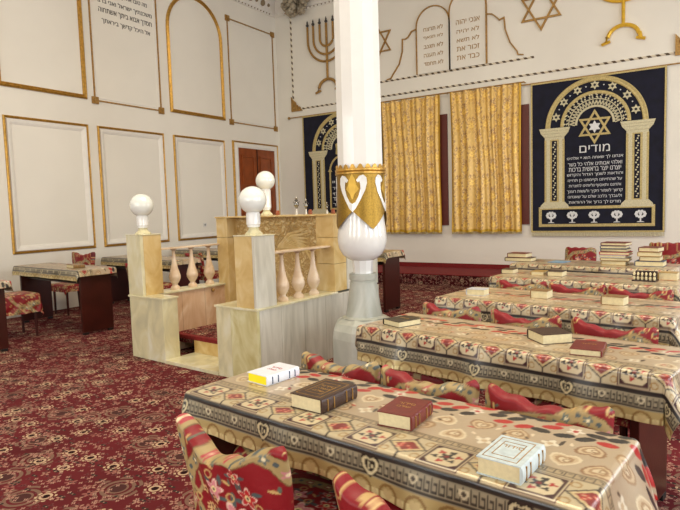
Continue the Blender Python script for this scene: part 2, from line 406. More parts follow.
# cornice with a relief frieze and a plaster leaf cluster in the corner
cp = [(6.12, 0), (6.12, .03), (6.16, .05), (6.18, .035), (6.42, .16), (6.46, .2), (6.5, .2), (6.56, .26), (6.62, .36), (6.75, .42), (6.75, 0)]
def cornice(P0, P1, out):
    mb = MB(); rows = []
    for P, mit in ((P0, 1), (P1, -1)):
        rows.append([mb.b.verts.new(Vector(P)+Vector(out)*h+(Vector(P1)-Vector(P0)).normalized()*h*mit+Vector((0, 0, z))) for z, h in cp])
    for j in range(len(cp)-1): mb.b.faces.new((rows[0][j], rows[1][j], rows[1][j+1], rows[0][j+1]))
    return mb
trim(cornice((XW, -3.9, 0), (XW, YB, 0), (1, 0, 0)), M['wall_white'], True)
trim(cornice((XW, YB, 0), (4.4, YB, 0), (0, -1, 0)), M['wall_white'], True)
mb = MB()
for k in range(46):      # rosettes and beads of the frieze
    for W_, org in ((LW, YB-.35), (BW, XW+.35)):
        s = -1 if W_ is LW else 1
        a = org+s*.21*k
        r = .062 if k % 2 else .034
        c = Vector(W_(a, 6.30, .11)); mb.ball(c, r, (1, 1, 1.2), seg=8)
        c = Vector(W_(a, 6.14, .045)); mb.ball(c, .016, seg=6); c = Vector(W_(a+.1, 6.14, .045)); mb.ball(c, .016, seg=6)
trim(mb, mat('frieze_relief', (132, 116, 88), .6), True)
mb = MB(); rs = random.Random(3)
for k in range(130):
    t = rs.random(); a = rs.uniform(-PI, PI); rr = .34*(1-.6*t)*math.sqrt(rs.random())
    mb.ball((XW+.78+rr*1.9*math.cos(a), YB-.22+.12*math.sin(a), 6.66-.66*t), rs.uniform(.035, .075), (1, 1, rs.uniform(.7, 1.4)), seg=8)
trim(mb, mat('plaster_leaves', (178, 166, 142), .7, var=.2, nscale=20), True)
# ---- door in the west wall
dr = MB().box(XW, XW+.03, 9.60, 10.88, 0, 2.93)
d1 = tag(dr.build('door_1', M['door_wood']), kind='structure')
for y0 in (9.63, 10.26):
    for z0, z1 in ((.25, 1.1), (1.25, 2.0), (2.12, 2.75)):
        MB().sweep(rect(y0+.1, y0+.49, z0, z1), LW, [(-.02, .03), (-.02, .05), (.02, .05), (.02, .03)], True).build('door_panel', M['door_wood'], d1)
MB().box(XW+.03, XW+.045, 10.235, 10.25, 0, 2.93).build('door_gap', M['wood_dark'], d1)
MB().ball((XW+.08, 10.3, 1.05), .03, seg=10).build('door_handle', M['gold'], d1, True)
trim(MB().sweep([(9.55, 0), (9.55, 2.98), (10.94, 2.98), (10.94, 0)], LW, [(-.055, 0), (-.055, .05), (-.01, .06), (.055, .03), (.055, 0)]), M['wall_white'])
trim(MB().sweep([(9.475, 0), (9.475, 3.055), (11.01, 3.055), (11.01, 0)], LW, gold_prof(.035, .05)), M['gold'])
# power socket
sk = thing('power_socket', 'small white power socket inside the wall panel nearest the wooden door', 'socket', (XW, 8.53, 1.25))
MB().box(0, .012, -.05, .05, -.04, .04, .004).build('faceplate', M['plastic_white'], sk)
MB().lathe([(.022, 0), (.022, .004)], 16).build('socket_well', mat('socket_grey', (150, 150, 146), .5), sk).matrix_local = Matrix.Translation((.012, 0, 0)) @ Matrix.Rotation(PI/2, 4, 'Y')
# ---- windows of the north wall (their brown frames show between the curtains)
for i, (a0, a1) in enumerate(((-5.85, -4.53), (-4.28, -2.90))):
    wd = tag(MB().sweep(rect(a0, a1, 1.16, 3.28), BW, [(-.07, 0), (-.07, .03), (.14, .03), (.14, 0)], True).build('window_%d' % (i+1), M['brown_curtain_edge']), kind='structure')
    MB().box(a0, a1, YB-.012, YB-.004, 1.16, 3.28).build('window_pane', mat('window_glass', (150, 160, 165), .1), wd)
for i, yy in enumerate((-1.2, 2.2, 5.6, 9.0)):
    wd = tag(MB().box(4.42, 4.47, yy-.75, yy-.69, 1.1, 3.9).box(4.42, 4.47, yy+.69, yy+.75, 1.1, 3.9).box(4.42, 4.47, yy-.03, yy+.03, 1.1, 3.9).box(4.42, 4.47, yy-.75, yy+.75, 3.0, 3.06).build('window_%d' % (i+3), M['wall_white']), kind='structure')
for i, xx in enumerate((-6.6, -3.3, 0.0)):
    wd = tag(MB().box(xx-.75, xx-.69, -3.97, -3.93, 1.1, 3.9).box(xx+.69, xx+.75, -3.97, -3.93, 1.1, 3.9).box(xx-.03, xx+.03, -3.97, -3.93, 1.1, 3.9).box(xx-.75, xx+.75, -3.97, -3.93, 3.0, 3.06).build('window_%d' % (i+7), M['wall_white']), kind='structure')

# ================================================================ wall emblems and lettering
insc = thing('wall_inscription', 'four lines of dark Hebrew lettering painted in a thin gold rope panel', 'inscription', (0, 0, 0))
for s, a0, a1, b in (('מה טובו אהליך יעקב', 6.55, 7.34, 5.36), ('משכנתיך ישראל ואני ברב', 6.30, 7.44, 5.19), ('חסדך אבוא ביתך אשתחוה', 6.31, 7.43, 5.025), ('אל היכל קדשך ביראתך', 6.36, 7.38, 4.86)):
    textmesh(s, 'lettering', M['ink'], insc, lambda a, b_, h, c=(a0+a1)/2, z=b: LW(c+a, z+b_, h), a1-a0, .105, bold=.003)
def star_outline(cx, cz, R, w, name, m, parent, W_, h=.03, squash=1.0):
    o = []
    for k in (0, 1):
        pts = [(cx+R*math.sin(2*PI*i/3+k*PI), cz+R*math.cos(2*PI*i/3+k*PI)) for i in range(3)]
        o.append(MB().sweep(pts, W_, [(-w/2, 0), (-w/2, h*(1+.15*k)), (w/2, h*(1+.15*k)), (w/2, 0)], True).build(name, m, parent))
    return o
s1 = thing('star_of_david', 'dull gold six-pointed star beside the white column, high on the wall', 'wall emblem')
star_outline(-6.07, 5.04, .40, .028, 'triangle', M['gold_dull'], s1, BW)
s2 = thing('star_of_david', 'gold six-pointed star between the tablets and the bright gold candelabrum', 'wall emblem')
star_outline(-2.61, 5.06, .385, .034, 'triangle', M['gold_dull'], s2, BW)
# tablets of the law
tb = thing('tablets_relief', 'raised double-arched tablets with ten gold Hebrew lines and scrolled shoulders', 'wall relief')
tab_l = [(-5.10, 4.22), (-5.10, 5.17)]+[(-4.74-.36*math.cos(t), 5.17+.36*math.sin(t)) for t in np.linspace(0, PI, 18)][1:]+[(-4.38, 4.22)]
tab_r = [(-4.38, 4.22), (-4.38, 5.33)]+[(-4.005-.375*math.cos(t), 5.33+.375*math.sin(t)) for t in np.linspace(0, PI, 18)][1:]+[(-3.63, 4.22)]
MB().poly(tab_l, BW, 0, .03).build('tablet', M['wall'], tb); MB().poly(tab_r, BW, 0, .03).build('tablet', M['wall'], tb)
pr = [(-.012, .0), (-.012, .05), (.012, .05), (.012, .0)]
MB().sweep(tab_l, BW, pr).build('tablet_rim', M['gold_dull'], tb); MB().sweep(tab_r, BW, pr).build('tablet_rim', M['gold_dull'], tb)
shl = [(-5.10, 5.15), (-5.22, 5.12), (-5.30, 5.02), (-5.36, 4.99), (-5.43, 5.0), (-5.44, 4.75), (-5.52, 4.5), (-5.68, 4.3), (-5.72, 4.24), (-5.82, 4.22)]
shr = [(-3.63, 5.15), (-3.52, 5.13), (-3.42, 5.04), (-3.38, 4.99), (-3.29, 5.02), (-3.27, 4.8), (-3.18, 4.54), (-3.05, 4.36), (-3.03, 4.29), (-2.93, 4.27)]
for s in (shl, shr): MB().sweep(s, BW, [(-.011, 0), (-.011, .03), (.011, .03), (.011, 0)]).build('shoulder_scroll', M['gold_dull'], tb)
for lines, cx, wd_ in ((('לא תרצח', 'לא תנאף', 'לא תגנב', 'לא תענה', 'לא תחמד'), -4.73, .42), (('אנכי יהוה', 'לא יהיה', 'לא תשא', 'זכור את', 'כבד את'), -4.0, .46)):
    for k, s in enumerate(lines):
        textmesh(s, 'lettering', M['gold_dull'], tb, lambda a, b_, h, c=cx, z=5.10-.172*k: BW(c+a, z+b_, h+.03), wd_*(1 if k or cx < -4.5 else 1.05), .085, bold=.004)
def menorah(cx, z0, m, label, k=1.0, tips=True):
    o = thing('menorah_relief', label, 'wall emblem')
    P = lambda x, z, h=.035: BW(cx+x, z, h)
    MB().tube([P(0, z0+.25), P(0, z0+1.5)], .028, 8).build('stem', m, o, True)
    for R in (.18, .36, .52):
        pts = [P(-R, z0+1.5)]+[P(-R*math.cos(t), z0+1.18-R*math.sin(t)) for t in np.linspace(0, PI, 21)]+[P(R, z0+1.5)]
        MB().tube(pts, .026, 8).build('branch', m, o, True)
    MB().tube([P(-.27, z0+.0), P(-.25, z0+.1)]+[P(-.24*math.cos(t), z0+.06+.2*math.sin(t)) for t in np.linspace(0.15, PI-.15, 15)]+[P(.25, z0+.1), P(.27, z0+.0)], .034, 8).build('base_arch', m, o, True)
    MB().tube([P(-.34, z0-.02), P(-.2, z0+.02)], .026, 8).tube([P(.34, z0-.02), P(.2, z0+.02)], .026, 8).build('foot', m, o, True)
    for x in (-.52, -.36, -.18, 0, .18, .36, .52):
        MB().lathe([(.012, 0), (.035, .03), (.035, .05), (.015, .08), (.02, .1), (.002, .15)], 10, P(x, z0+1.5)).build('cup', M['ink'], o, True)
    return o
menorah(-7.33, 4.20, M['gold_dull'], 'antique gold seven-branched candelabrum relief near the room corner')
menorah(-1.245, 4.22, M['gold_bright'], 'bright gold candelabrum relief whose arched foot stands above the right tapestry')

# ================================================================ tapestries
def ringpts(cx, cz, R, t0=0, t1=PI, n=40, sq=1): return [(cx+R*math.cos(t), cz+R*sq*math.sin(t)) for t in np.linspace(t0, t1, n)]
def star_solid(mb, cx, cz, R, W_, h0, h1, r=.55):
    mb.poly([(cx+(R if i % 2 == 0 else R*r)*math.sin(PI*i/6), cz+(R if i % 2 == 0 else R*r)*math.cos(PI*i/6)) for i in range(12)], W_, h0, h1)
def tapestry(cx, label, lines, title, z0=.94, z1=3.70, full=True):
    t = thing('tapestry', label, 'tapestry', (cx, YB, 0))
    W_ = lambda a, b, h: (a, -(h+.05), b)
    n, mrow = 90, 40
    a, b = np.meshgrid(np.linspace(-1.105, 1.105, n), np.linspace(z0, z1, mrow))
    h = .04+.012*np.sin(a*5.1+.5)*(z1-b)/(z1-z0)
    v = gridmesh('velvet_ground', np.stack([a, -h, b], -1), None, M['velvet'], t)
    e = .014
    MB().sweep(rect(-1.09, 1.09, z0+.01, z1-.015), W_, [(-e, 0), (-e, .006), (e, .006), (e, 0)], True).build('gold_border', M['thread_gold'], t)
    MB().sweep(ringpts(0, 2.83, .80, -.02, PI+.02, sq=1.02), W_, [(-.045, 0), (-.03, .012), (0, .006), (.03, .012), (.045, 0)]).build('outer_arch', M['thread_gold'], t)
    MB().sweep(ringpts(0, 2.86, .55), W_, [(-.03, 0), (-.02, .01), (.02, .01), (.03, 0)]).build('inner_arch', M['thread_gold'], t)
    MB().sweep(ringpts(0, 2.86, .31), W_, [(-.02, 0), (-.015, .01), (.015, .01), (.02, 0)]).build('inner_arch', M['thread_pale'], t)
    mb = MB(); k = 22
    for i in range(k):
        t0 = PI*i/k; tm = PI*(i+.5)/k; t2 = PI*(i+1)/k
        pt = lambda R, a_: (R*math.cos(a_), 2.86+R*math.sin(a_))
        for q in ([pt(.33, t0), pt(.42, tm)], [pt(.42, tm), pt(.33, t2)]):
            mb.sweep(q, W_, [(-.009, 0), (-.009, .008), (.009, .008), (.009, 0)])
        for j in range(2):
            aa = tm+rs.uniform(-.03, .03); rr = .45+.045*j
            mb.sweep([pt(rr, aa-.03), pt(rr+.03, aa+rs.uniform(-.05, .05))], W_, [(-.012, 0), (-.012, .008), (.012, .008), (.012, 0)])
    mb.sweep(ringpts(0, 2.86, .435), W_, [(-.008, 0), (-.008, .009), (.008, .009), (.008, 0)])
    mb.build('arch_lattice', M['thread_pale'], t)
    for i in range(7):
        an = PI*(.085+.83*i/6); sx, sz = .675*math.cos(an), 2.86+.675*math.sin(an)
        so = MB(); star_solid(so, sx, sz, .082, W_, 0, .01); so = so.build('arch_star', M['thread_pale'], t)
        so2 = MB(); star_solid(so2, sx, sz, .03, W_, .01, .013); so2.build('star_heart', M['velvet'], so)
        if i < 6:
            an += PI*.83/12; MB().poly([(.675*math.cos(an)+.012*math.cos(q), 2.86+.675*math.sin(an)+.012*math.sin(q)) for q in np.linspace(0, 2*PI, 7)[:-1]], W_, 0, .008).build('bead', M['thread_white'], t)
    for s in (-1, 1):
        x = s*.68; c = MB()
        c.poly([(x-.17, 2.64), (x+.17, 2.64), (x+.17, 2.68), (x+.24, 2.76), (x+.27, 2.85), (x-.27, 2.85), (x-.24, 2.76), (x-.17, 2.68)], W_, 0, .014)
        for zz in (2.70, 2.76, 2.81): c.sweep([(x-.24+(2.81-zz)*.5, zz), (x+.24-(2.81-zz)*.5, zz)], W_, [(-.012, .014), (-.006, .022), (.006, .022), (.012, .014)])
        c.build('capital', M['thread_pale'], t)
        MB().poly(rect(x-.175, x+.175, 1.50, 2.64), W_, 0, .01).build('pillar', M['thread_gold'], t)
        MB().poly(rect(x+s*0-.045, x+.045, 1.52, 2.62), W_, .010, .013).build('pillar_inlay', M['velvet'], t)
        sp = MB()
        for q in range(26): sp.poly([(x+.02*math.sin(q*2.1)+.016*math.cos(u), 1.56+q*.041+.016*math.sin(u)) for u in np.linspace(0, 2*PI, 6)[:-1]], W_, .013, .016)
        sp.build('inlay_sprig', M['thread_pale'], t)
        for d in (-.11, .11): MB().poly(rect(x+d-.03, x+d+.03, 1.5, 2.64), W_, .01, .015).build('pillar_flute', M['thread_pale'], t)
        MB().poly([(x-.26, 1.38), (x+.26, 1.38), (x+.24, 1.44), (x+.18, 1.5), (x-.18, 1.5), (x-.24, 1.44)], W_, 0, .014).build('pillar_base', M['thread_pale'], t)
    MB().sweep(rect(-.93, .93, 1.07, 1.38), W_, [(-.03, 0), (-.03, .01), (.02, .01), (.02, 0)], True).build('plinth_border', M['thread_gold'], t)
    for i in range(5):
        x = -.74+.37*i; tr = MB()
        tr.poly([(x-.012, 1.12), (x+.012, 1.12), (x+.012, 1.24), (x-.012, 1.24)], W_, 0, .008)
        tr.poly([(x-.06, 1.11), (x+.06, 1.11), (x+.04, 1.125), (x-.04, 1.125)], W_, 0, .008)
        for q in range(11): tr.poly([(x+.07*math.cos(q*.63)+.026*math.cos(u), 1.25+.05*math.sin(q*.63)+.026*math.sin(u)) for u in np.linspace(0, 2*PI, 7)[:-1]], W_, 0, .008+.0003*q)
        tr.poly([(x+.03*math.cos(u), 1.26+.03*math.sin(u)) for u in np.linspace(0, 2*PI, 7)[:-1]], W_, 0, .009)
        tr.build('plinth_tree', M['thread_white'], t)
    if title:
        star_outline(0, 2.81, .27, .035, 'star_triangle', M['thread_gold'], t, W_, .01)
        so = MB(); star_solid(so, 0, 2.81, .11, W_, 0, .01); so.build('star_centre', M['thread_white'], t)
        textmesh(title, 'title_lettering', M['thread_white'], t, lambda a_, b_, h: W_(a_, 2.43+b_, h), .50, .125, bold=.002)
        for k, s in enumerate(lines):
            textmesh(s, 'lettering', M['thread_white'], t, lambda a_, b_, h, z=2.27-.099*k: W_(a_, z+b_, h), .92-.03*(k % 3), .072, bold=.003)
    else:
        MB().sweep([(-.36, 1.5), (-.36, 2.35)]+[( .36*-math.cos(q), 2.35+.36*math.sin(q)) for q in np.linspace(0, PI, 20)]+[(.36, 2.35), (.36, 1.5)], W_, [(-.02, 0), (-.02, .01), (.02, .01), (.02, 0)], True).build('tablet_border', M['thread_gold'], t)
        so = MB(); star_solid(so, -.05, 2.36, .17, W_, 0, .01); so.build('star', M['thread_gold'], t)
        so = MB(); star_solid(so, .0, 2.86, .22, W_, 0, .01, .8); so.build('crown', M['thread_gold'], t)
        for k, s in enumerate(lines):
            textmesh(s, 'lettering', M['thread_white'], t, lambda a_, b_, h, z=2.1-.125*k: W_(a_, z+b_, h), .6, .08, bold=.003)
    fr = MB()
    for i in range(110):
        x = -1.09+2.18*i/109
        fr.tube([(x, -.045, z0+.005), (x+rs.uniform(-.004, .004), -.046, z0-.075)], .008, 5)
    fr.box(-1.1, 1.1, -.05, -.038, z0-.01, z0+.02); fr.build('fringe', M['thread_pale'], t)
    rd = thing('hanging_rod', label.split(' with ')[0].replace('tapestry', 'tapestry rod') if 0 else ('gold rod holding up the tapestry nearest the room corner' if cx < -5 else 'gold rod holding up the large tapestry with the pillared arch'), 'rod', (cx, YB-.045, z1+.005))
    MB().tube([(-1.48, 0, 0), (1.48 if cx < -5 else 2.0, 0, 0)], .012, 8).build('pole', M['gold_dull'], rd, True)
    MB().ball((-1.5, 0, 0), .035, seg=12).build('knob', M['gold_dull'], rd, True)
    MB().ball((1.5 if cx < -5 else 2.0, 0, 0), .035, seg=12).build('knob', M['gold_dull'], rd, True)
    return t
tapestry(-1.685, 'large navy velvet tapestry with embroidered arch, star and full Hebrew prayer', ['אנחנו לך שאתה הוא יי אלהינו', 'ואלהי אבותינו אלהי כל בשר', 'יוצרנו יוצר בראשית ברכות', 'והודאות לשמך הגדול והקדוש', 'על שהחייתנו וקיימתנו כן תחיינו', 'ותחננו ותאסוף גליותינו לחצרות', 'קדשך לשמור חקיך ולעשות רצונך', 'ולעבדך בלבב שלם על שאנחנו', 'מודים לך ברוך אל ההודאות'], 'מודים')
tapestry(-6.97, 'navy velvet tapestry half hidden behind the white column', ['שיויתי יי', 'לנגדי תמיד', 'דע לפני מי', 'אתה עומד', 'לפני מלך'], None, 1.3, 3.69)

# ================================================================ gold curtains
def curtain(a0, a1, z0, z1, label, seed):
    t = thing('curtain', label, 'curtain', ((a0+a1)/2, YB, 0)); Wd = a1-a0
    cv = Canvas(Wd*1.15, z1-z0, .008, (216, 178, 98), .12)
    r2 = random.Random(seed)
    cv.fill((np.sin(cv.x*64)*np.sin(cv.y*47+np.sin(cv.x*30)) > .5), (224, 186, 104), .25)
    pw, ph = .33, .56
    fx = cv.x/pw; fy = cv.y/ph
    B1, B2, HI = (142, 92, 60), (180, 132, 74), (240, 214, 146)
    for sg in (-1, 1):
        q = ((fx+.5+sg*.25*np.sin(2*PI*fy)) % 1); g = np.abs(q-.5)
        dash = np.sin(cv.y*75+cv.x*40*sg) > -.55
        cv.fill((g < .05) & dash, B1, .1); cv.fill(g < .014, HI, .3)
    for j in range(-1, int((z1-z0)/ph*2)+3):
        for i in range(-1, int(Wd*1.15/pw)+2):
            cx = (i+(.5 if j % 2 else 0))*pw; cy = (j+.5)*ph/2
            cv.ell(cx, cy, .055, .10, 0, (214, 170, 84), .25)
            cv.flower(cx, cy, .06, (236, 200, 96), (212, 168, 80), 6, .2, .3)
            for q in range(5):
                an = q*2*PI/5+.3; cv.ell(cx+.05*math.cos(an), cy+.075*math.sin(an), .022, .007, an+.6, B2, .15)
            for sx in (-1, 1):
                cv.ring(cx+sx*.055, cy+.115, .027, .009, B1, .1); cv.ring(cx+sx*.05, cy-.12, .024, .009, B2, .1); cv.disc(cx+sx*.055, cy+.115, .009, HI, .3)
                cv.ell(cx+sx*.03, cy+.15, .03, .008, sx*.9, B1, .1)
    cv.fill((cv.x < .04) | (cv.x > cv.W-.04) | (cv.y < .05), (190, 148, 32), .35)
    nu, nv = int(Wd/.0105), int((z1-z0)/.012)
    s, b = np.meshgrid(np.linspace(0, 1, nu), np.linspace(0, 1, nv))
    a = (s-.5)*Wd*(1-.02*np.sin(b*PI)); ph_ = 5.5*2*PI*s+1.1*np.sin(6*s+seed)+.35*np.sin(b*3+s*9)+.3*np.sin(b*7+s*4)
    amp = .026*(1+.4*np.sin(s*17+seed))*(.75+.25*(1-b))*np.clip(np.minimum(s, 1-s)*14, .15, 1)
    h = .10+amp*np.sin(ph_)+.012*np.sin(ph_*2.3+b*4)
    z = z0+(z1-z0)*b+.008*np.sin(ph_)*(b > .97)-.01*np.sin(ph_)*(b < .03)
    C = cv.sample(s*cv.W, b*(z1-z0))
    gridmesh('cloth', np.stack([a, -h, z], -1), C, M['brocade'], t)
    fr = MB()
    n = int(Wd/.022)
    for i in range(n):
        x = -Wd/2+Wd*(i+.5)/n; hh = .10+.03*math.sin(7*2*PI*(i+.5)/n)
        fr.tube([(x, -hh, z0+.01), (x, -hh, z0-.035)], .008, 5)
    fr.build('fringe', M['thread_gold'], t)
    return t
M['brocade'] = attr_mat('gold_brocade', .3, bump=.25, bscale=90)
curtain(-5.93, -4.575, .95, 3.73, 'gold brocade curtain beside the white column', 1)
curtain(-4.36, -2.95, .95, 3.74, 'gold brocade curtain between its twin and the navy tapestry', 2)
rd = thing('curtain_rod', 'thin gold rod carrying both gold brocade curtains', 'rod', (-4.45, YB-.1, 3.75))
MB().tube([(-1.6, 0, .0), (1.55, 0, .0)], .014, 8).build('pole', M['gold_dull'], rd, True)
for x in (-1.6, 0, 1.55): MB().tube([(x, .1, 0), (x, 0, 0)], .01, 6).build('bracket', M['gold_dull'], rd, True)

# ================================================================ column
CX, CY = -2.561, 4.354
co = thing('column', 'tall white faceted column with lotus bulb, gold collar and grey stone foot', 'column', (CX, CY, 0), math.atan2(-CX, -CY)*-1)
sh = MB(); sh.lathe([(.200, 1.80), (.199, 2.2), (.190, 4.5), (.182, 6.74)], 12, rot=PI/12); sh.build('shaft', M['white_gloss'], co)
bp_ = [(.10, 1.04), (.13, 1.055), (.175, 1.09), (.207, 1.15), (.219, 1.22), (.215, 1.29), (.205, 1.36), (.196, 1.45), (.195, 1.6), (.198, 1.82)]
MB().lathe(bp_, 40).build('lotus_bulb', M['white_gloss'], co, 'all')
MB().lathe([(.085, .915), (.085, .94), (.096, 1.05)], 10).build('neck', M['white_gloss'], co)
MB().lathe([(.315, 0), (.315, .02), (.305, .04), (.305, .36), (.295, .43), (.265, .49), (.2, .53)], 8, rot=PI/8).build('base_block', M['marble_ped'], co)
MB().lathe([(.2, .53), (.165, .545), (.15, .61), (.136, .72), (.124, .80), (.122, .845), (.115, .85), (.115, .865), (.125, .87), (.125, .915), (.118, .922), (.05, .922)], 24).build('pedestal', M['marble_ped'], co, True)
# collar: four hanging points
def colr(z): return .2085+max(0, (1.6-z))*.055 if z > 1.36 else .224
n = 96; th = np.linspace(0, 2*PI, n+1); h0 = np.deg2rad(-90-20)   # the heart side faces the benches
def wrapd(t): return (t+PI) % (2*PI)-PI
rows = []
tt = np.linspace(0, 1, 14)
Pc = np.zeros((14, n+1, 3))
for j, t in enumerate(th):
    q = abs(wrapd(4*(t-h0)))/PI                 # 0 at a heart, 1 at a hanging point
    zb = 1.475-.16*q
    for i, s in enumerate(tt):
        z = zb+(1.80-zb)*s
        r = colr(z)+.003
        Pc[i, j] = (r*math.cos(t), r*math.sin(t), z)
gridmesh('collar', Pc, None, M['collar'], co)
MB().lathe([(.205, 1.785), (.222, 1.792), (.222, 1.805), (.214, 1.812), (.222, 1.82), (.222, 1.832), (.205, 1.838)], 48, cap=False).build('collar_band', M['gold'], co, True)
mb = MB()
for k in range(20):
    a = 2*PI*k/20
    mb.poly([(a-PI/20, 1.86), (a+PI/20, 1.86), (a+PI/27, 1.872), (a+PI/50, 1.895), (a, 1.903), (a-PI/50, 1.895), (a-PI/27, 1.872)], lambda p, q, h: ((.208+h)*math.cos(p), (.208+h)*math.sin(p), q-.03), 0, .006)
mb.build('collar_scallops', M['gold'], co)
for k in range(4):
    c0 = h0+k*PI/2
    F = lambda a, b, h: ((colr(b)+.004+h)*math.cos(c0-a), (colr(b)+.004+h)*math.sin(c0-a), b)
    def leafhalf(sg):
        out = [(0, 1.465), (.14, 1.50), (.34, 1.575), (.52, 1.65), (.60, 1.71), (.58, 1.755), (.46, 1.78), (.30, 1.77), (.17, 1.735), (.24, 1.715), (.30, 1.725), (.33, 1.70), (.34, 1.665), (.25, 1.60), (.12, 1.55), (0, 1.535)]
        return [(sg*a, b) for a, b in out]
    for sg in (-1, 1):
        m_ = MB(); pts = leafhalf(sg); outer = pts[:8]; inner = pts[8:][::-1]
        # strip between outer and inner edge
        for i in range(7):
            m_.poly([outer[i], outer[i+1], inner[i+1], inner[i]], F, 0, .004)
        m_.build('heart_scroll', M['white_gloss'], co)
    MB().poly([(-.27, 1.66), (-.1, 1.62), (-.02, 1.575), (.02, 1.575), (.1, 1.62), (.27, 1.66), (.16, 1.70), (.13, 1.74), (0, 1.79), (-.13, 1.74), (-.16, 1.70)], F, 0, .003).build('heart_leaf', M['gold_bright_matte'], co)

# ================================================================ bimah (raised marble reading platform)
BT = -math.radians(4.5)
bi = thing('bimah', 'raised marble reading platform with railings and a carved back panel', 'platform', (-5.12, 3.82, 0), BT)
def slab(name, m, *bx, bev=.004): 
    mb = MB()
    for b in bx: mb.box(*b, bev=bev)
    return mb.build(name, m, bi)
EW = 1.902; W1 = .25
# masonry walls as facing slabs
slab('base_tile', M['marble_cream'], (0, .38, 0, .20, 0, .64))
slab('entrance_pier', M['marble_cream'], (.382, .57, -.002, .18, 0, .64))
slab('base_tile', M['marble_cream'], (1.37, 1.56, 0, .30, 0, .64))
slab('base_tile', M['marble_green'], (1.562, 1.90, .0, .03, 0, .64)); slab('side_tile', M['marble_grey'], (1.68, 1.902, .032, .30, 0, .64))
for a, b in ((.202, .50), (.503, .82), (.823, 1.15)): slab('side_wall_tile', M['marble_pink'], (0, .22, a, b, 0, .64))
for i, (a, b) in enumerate(((.302, .62), (.622, .94), (.942, 1.30), (1.302, 1.60), (1.602, 1.9))):
    slab('side_tile', M['marble_grey'], (1.68, 1.902, a, b, 0, .64))
slab('ledge', M['marble_cream'], (-.012, .24, -.012, 1.14, .64, .66), (.24, .58, -.012, .19, .64, .66)); slab('ledge', M['marble_cream'], (1.36, 1.914, -.012, .31, .64, .66), (1.665, 1.914, .31, 1.14, .64, .66))
slab('post', M['marble_cream'], (.0, .25, .0, .035, .66, 1.285)); slab('post', M['marble_tan'], (.0, .25, .036, .25, .66, 1.285))
slab('post', M['marble_tan'], (1.652, 1.87, .0, .25, .66, 1.285)); slab('post', M['marble_grey'], (1.871, 1.902, .0, .25, .66, 1.285))
slab('post_cap', M['marble_cream'], (-.006, .256, -.006, .256, 1.285, 1.295), (1.646, 1.908, -.006, .256, 1.285, 1.295))
# tall back block: corner posts, carved panel, coping
slab('corner_post', M['marble_tan'], (.125, .31, 1.12, 1.9, .2, 1.20), (.125, .31, 1.12, 1.9, 1.203, 1.43))
slab('corner_post', M['marble_tan'], (1.66, 1.89, 1.12, 1.32, .66, .94), (1.66, 1.89, 1.12, 1.32, .943, 1.21), (1.66, 1.89, 1.12, 1.32, 1.213, 1.43))
slab('back_block', M['marble_grey'], (.31, 1.66, 1.30, 1.9, 0, 1.43), (1.66, 1.895, 1.322, 1.9, .66, 1.43))
slab('coping', M['marble_tan'], (.11, 1.905, 1.11, 1.93, 1.43, 1.446))
def carved():
    m, N, L, b = nt('carved_gilt_stone'); tc = N.new('ShaderNodeTexCoord')
    v = N.new('ShaderNodeTexVoronoi'); v.inputs['Scale'].default_value = 26; no = N.new('ShaderNodeTexNoise'); no.inputs['Scale'].default_value = 5; no.inputs['Distortion'].default_value = 2.5
    L.new(tc.outputs['Object'], no.inputs['Vector'])
    mx = N.new('ShaderNodeMixRGB'); mx.inputs[0].default_value = .25; L.new(tc.outputs['Object'], mx.inputs[1]); L.new(no.outputs['Color'], mx.inputs[2]); L.new(mx.outputs[0], v.inputs['Vector'])
    rp = N.new('ShaderNodeValToRGB'); rp.color_ramp.elements[0].color = (*lin((238, 216, 160)), 1); rp.color_ramp.elements[0].position = .15; rp.color_ramp.elements[1].color = (*lin((196, 160, 98)), 1); rp.color_ramp.elements[1].position = .55
    L.new(v.outputs['Distance'], rp.inputs['Fac']); L.new(rp.outputs['Color'], b.inputs['Base Color'])
    bp = N.new('ShaderNodeBump'); bp.inputs['Strength'].default_value = .9; bp.inputs['Distance'].default_value = .02; bp.invert = True
    L.new(v.outputs['Distance'], bp.inputs['Height']); L.new(bp.outputs['Normal'], b.inputs['Normal']); b.inputs['Roughness'].default_value = .4; return m
M['carved'] = carved()
cpn = MB().box(.31, 1.66, 1.27, 1.30, .2, 1.43, bev=.003)
cpn = cpn.build('carved_panel', M['carved'], bi)
rel = MB()
for k in range(9):       # wing feathers in relief
    a = .25+.11*k; x0, z0 = 1.0, 1.08
    pts = [(x0+.02*k, z0), (x0+.16+.03*k, z0+.15-.02*k), (x0+.42+.012*k, z0+.22-.055*k)]
    rel.tube([(p[0], 1.268, p[1]) for p in pts], [.03, .03, .008], 8)
for k in range(14): rel.ball((.5+.08*k, 1.268, 1.36+.015*math.sin(k*2)), .028, (1.3, .5, .8), seg=8)
rel.build('feather_relief', M['marble_tan'], cpn, True)
# inside floor, step, carpet
slab('entrance_sill', M['marble_cream'], (.57, 1.37, -.01, .36, 0, .035))
slab('riser', M['marble_tan'], (.57, 1.66, .36, .40, 0, .165))
slab('carpet_edge', M['carpet_red'], (.22, 1.68, .355, .42, .165, .205))
slab('platform_floor', M['carpet'], (.22, 1.68, .42, 1.28, .1, .205))
def baluster(x, y):
    p = [(.044, 0), (.046, .014), (.040, .03), (.026, .045), (.024, .058), (.040, .085), (.054, .12), (.055, .15), (.046, .19), (.034, .235), (.024, .29), (.017, .36), (.014, .42), (.016, .43)]
    MB().lathe([(a*1.17, b_) for a, b_ in p], 20, (x, y, .66)).build('baluster', M['baluster'], bi, True)
    MB().lathe([(.016, 1.09-.66), (.03, 1.1-.66), (.045, 1.115-.66), (.045, 1.12-.66)], 16, (x, y, .66)).build('baluster_head', mat('peach_head', (202, 172, 148), .4), bi, True)
for y in (.50, .74, .99): baluster(.115, y)
for y in (.45, .67, .90): baluster(1.79, y)
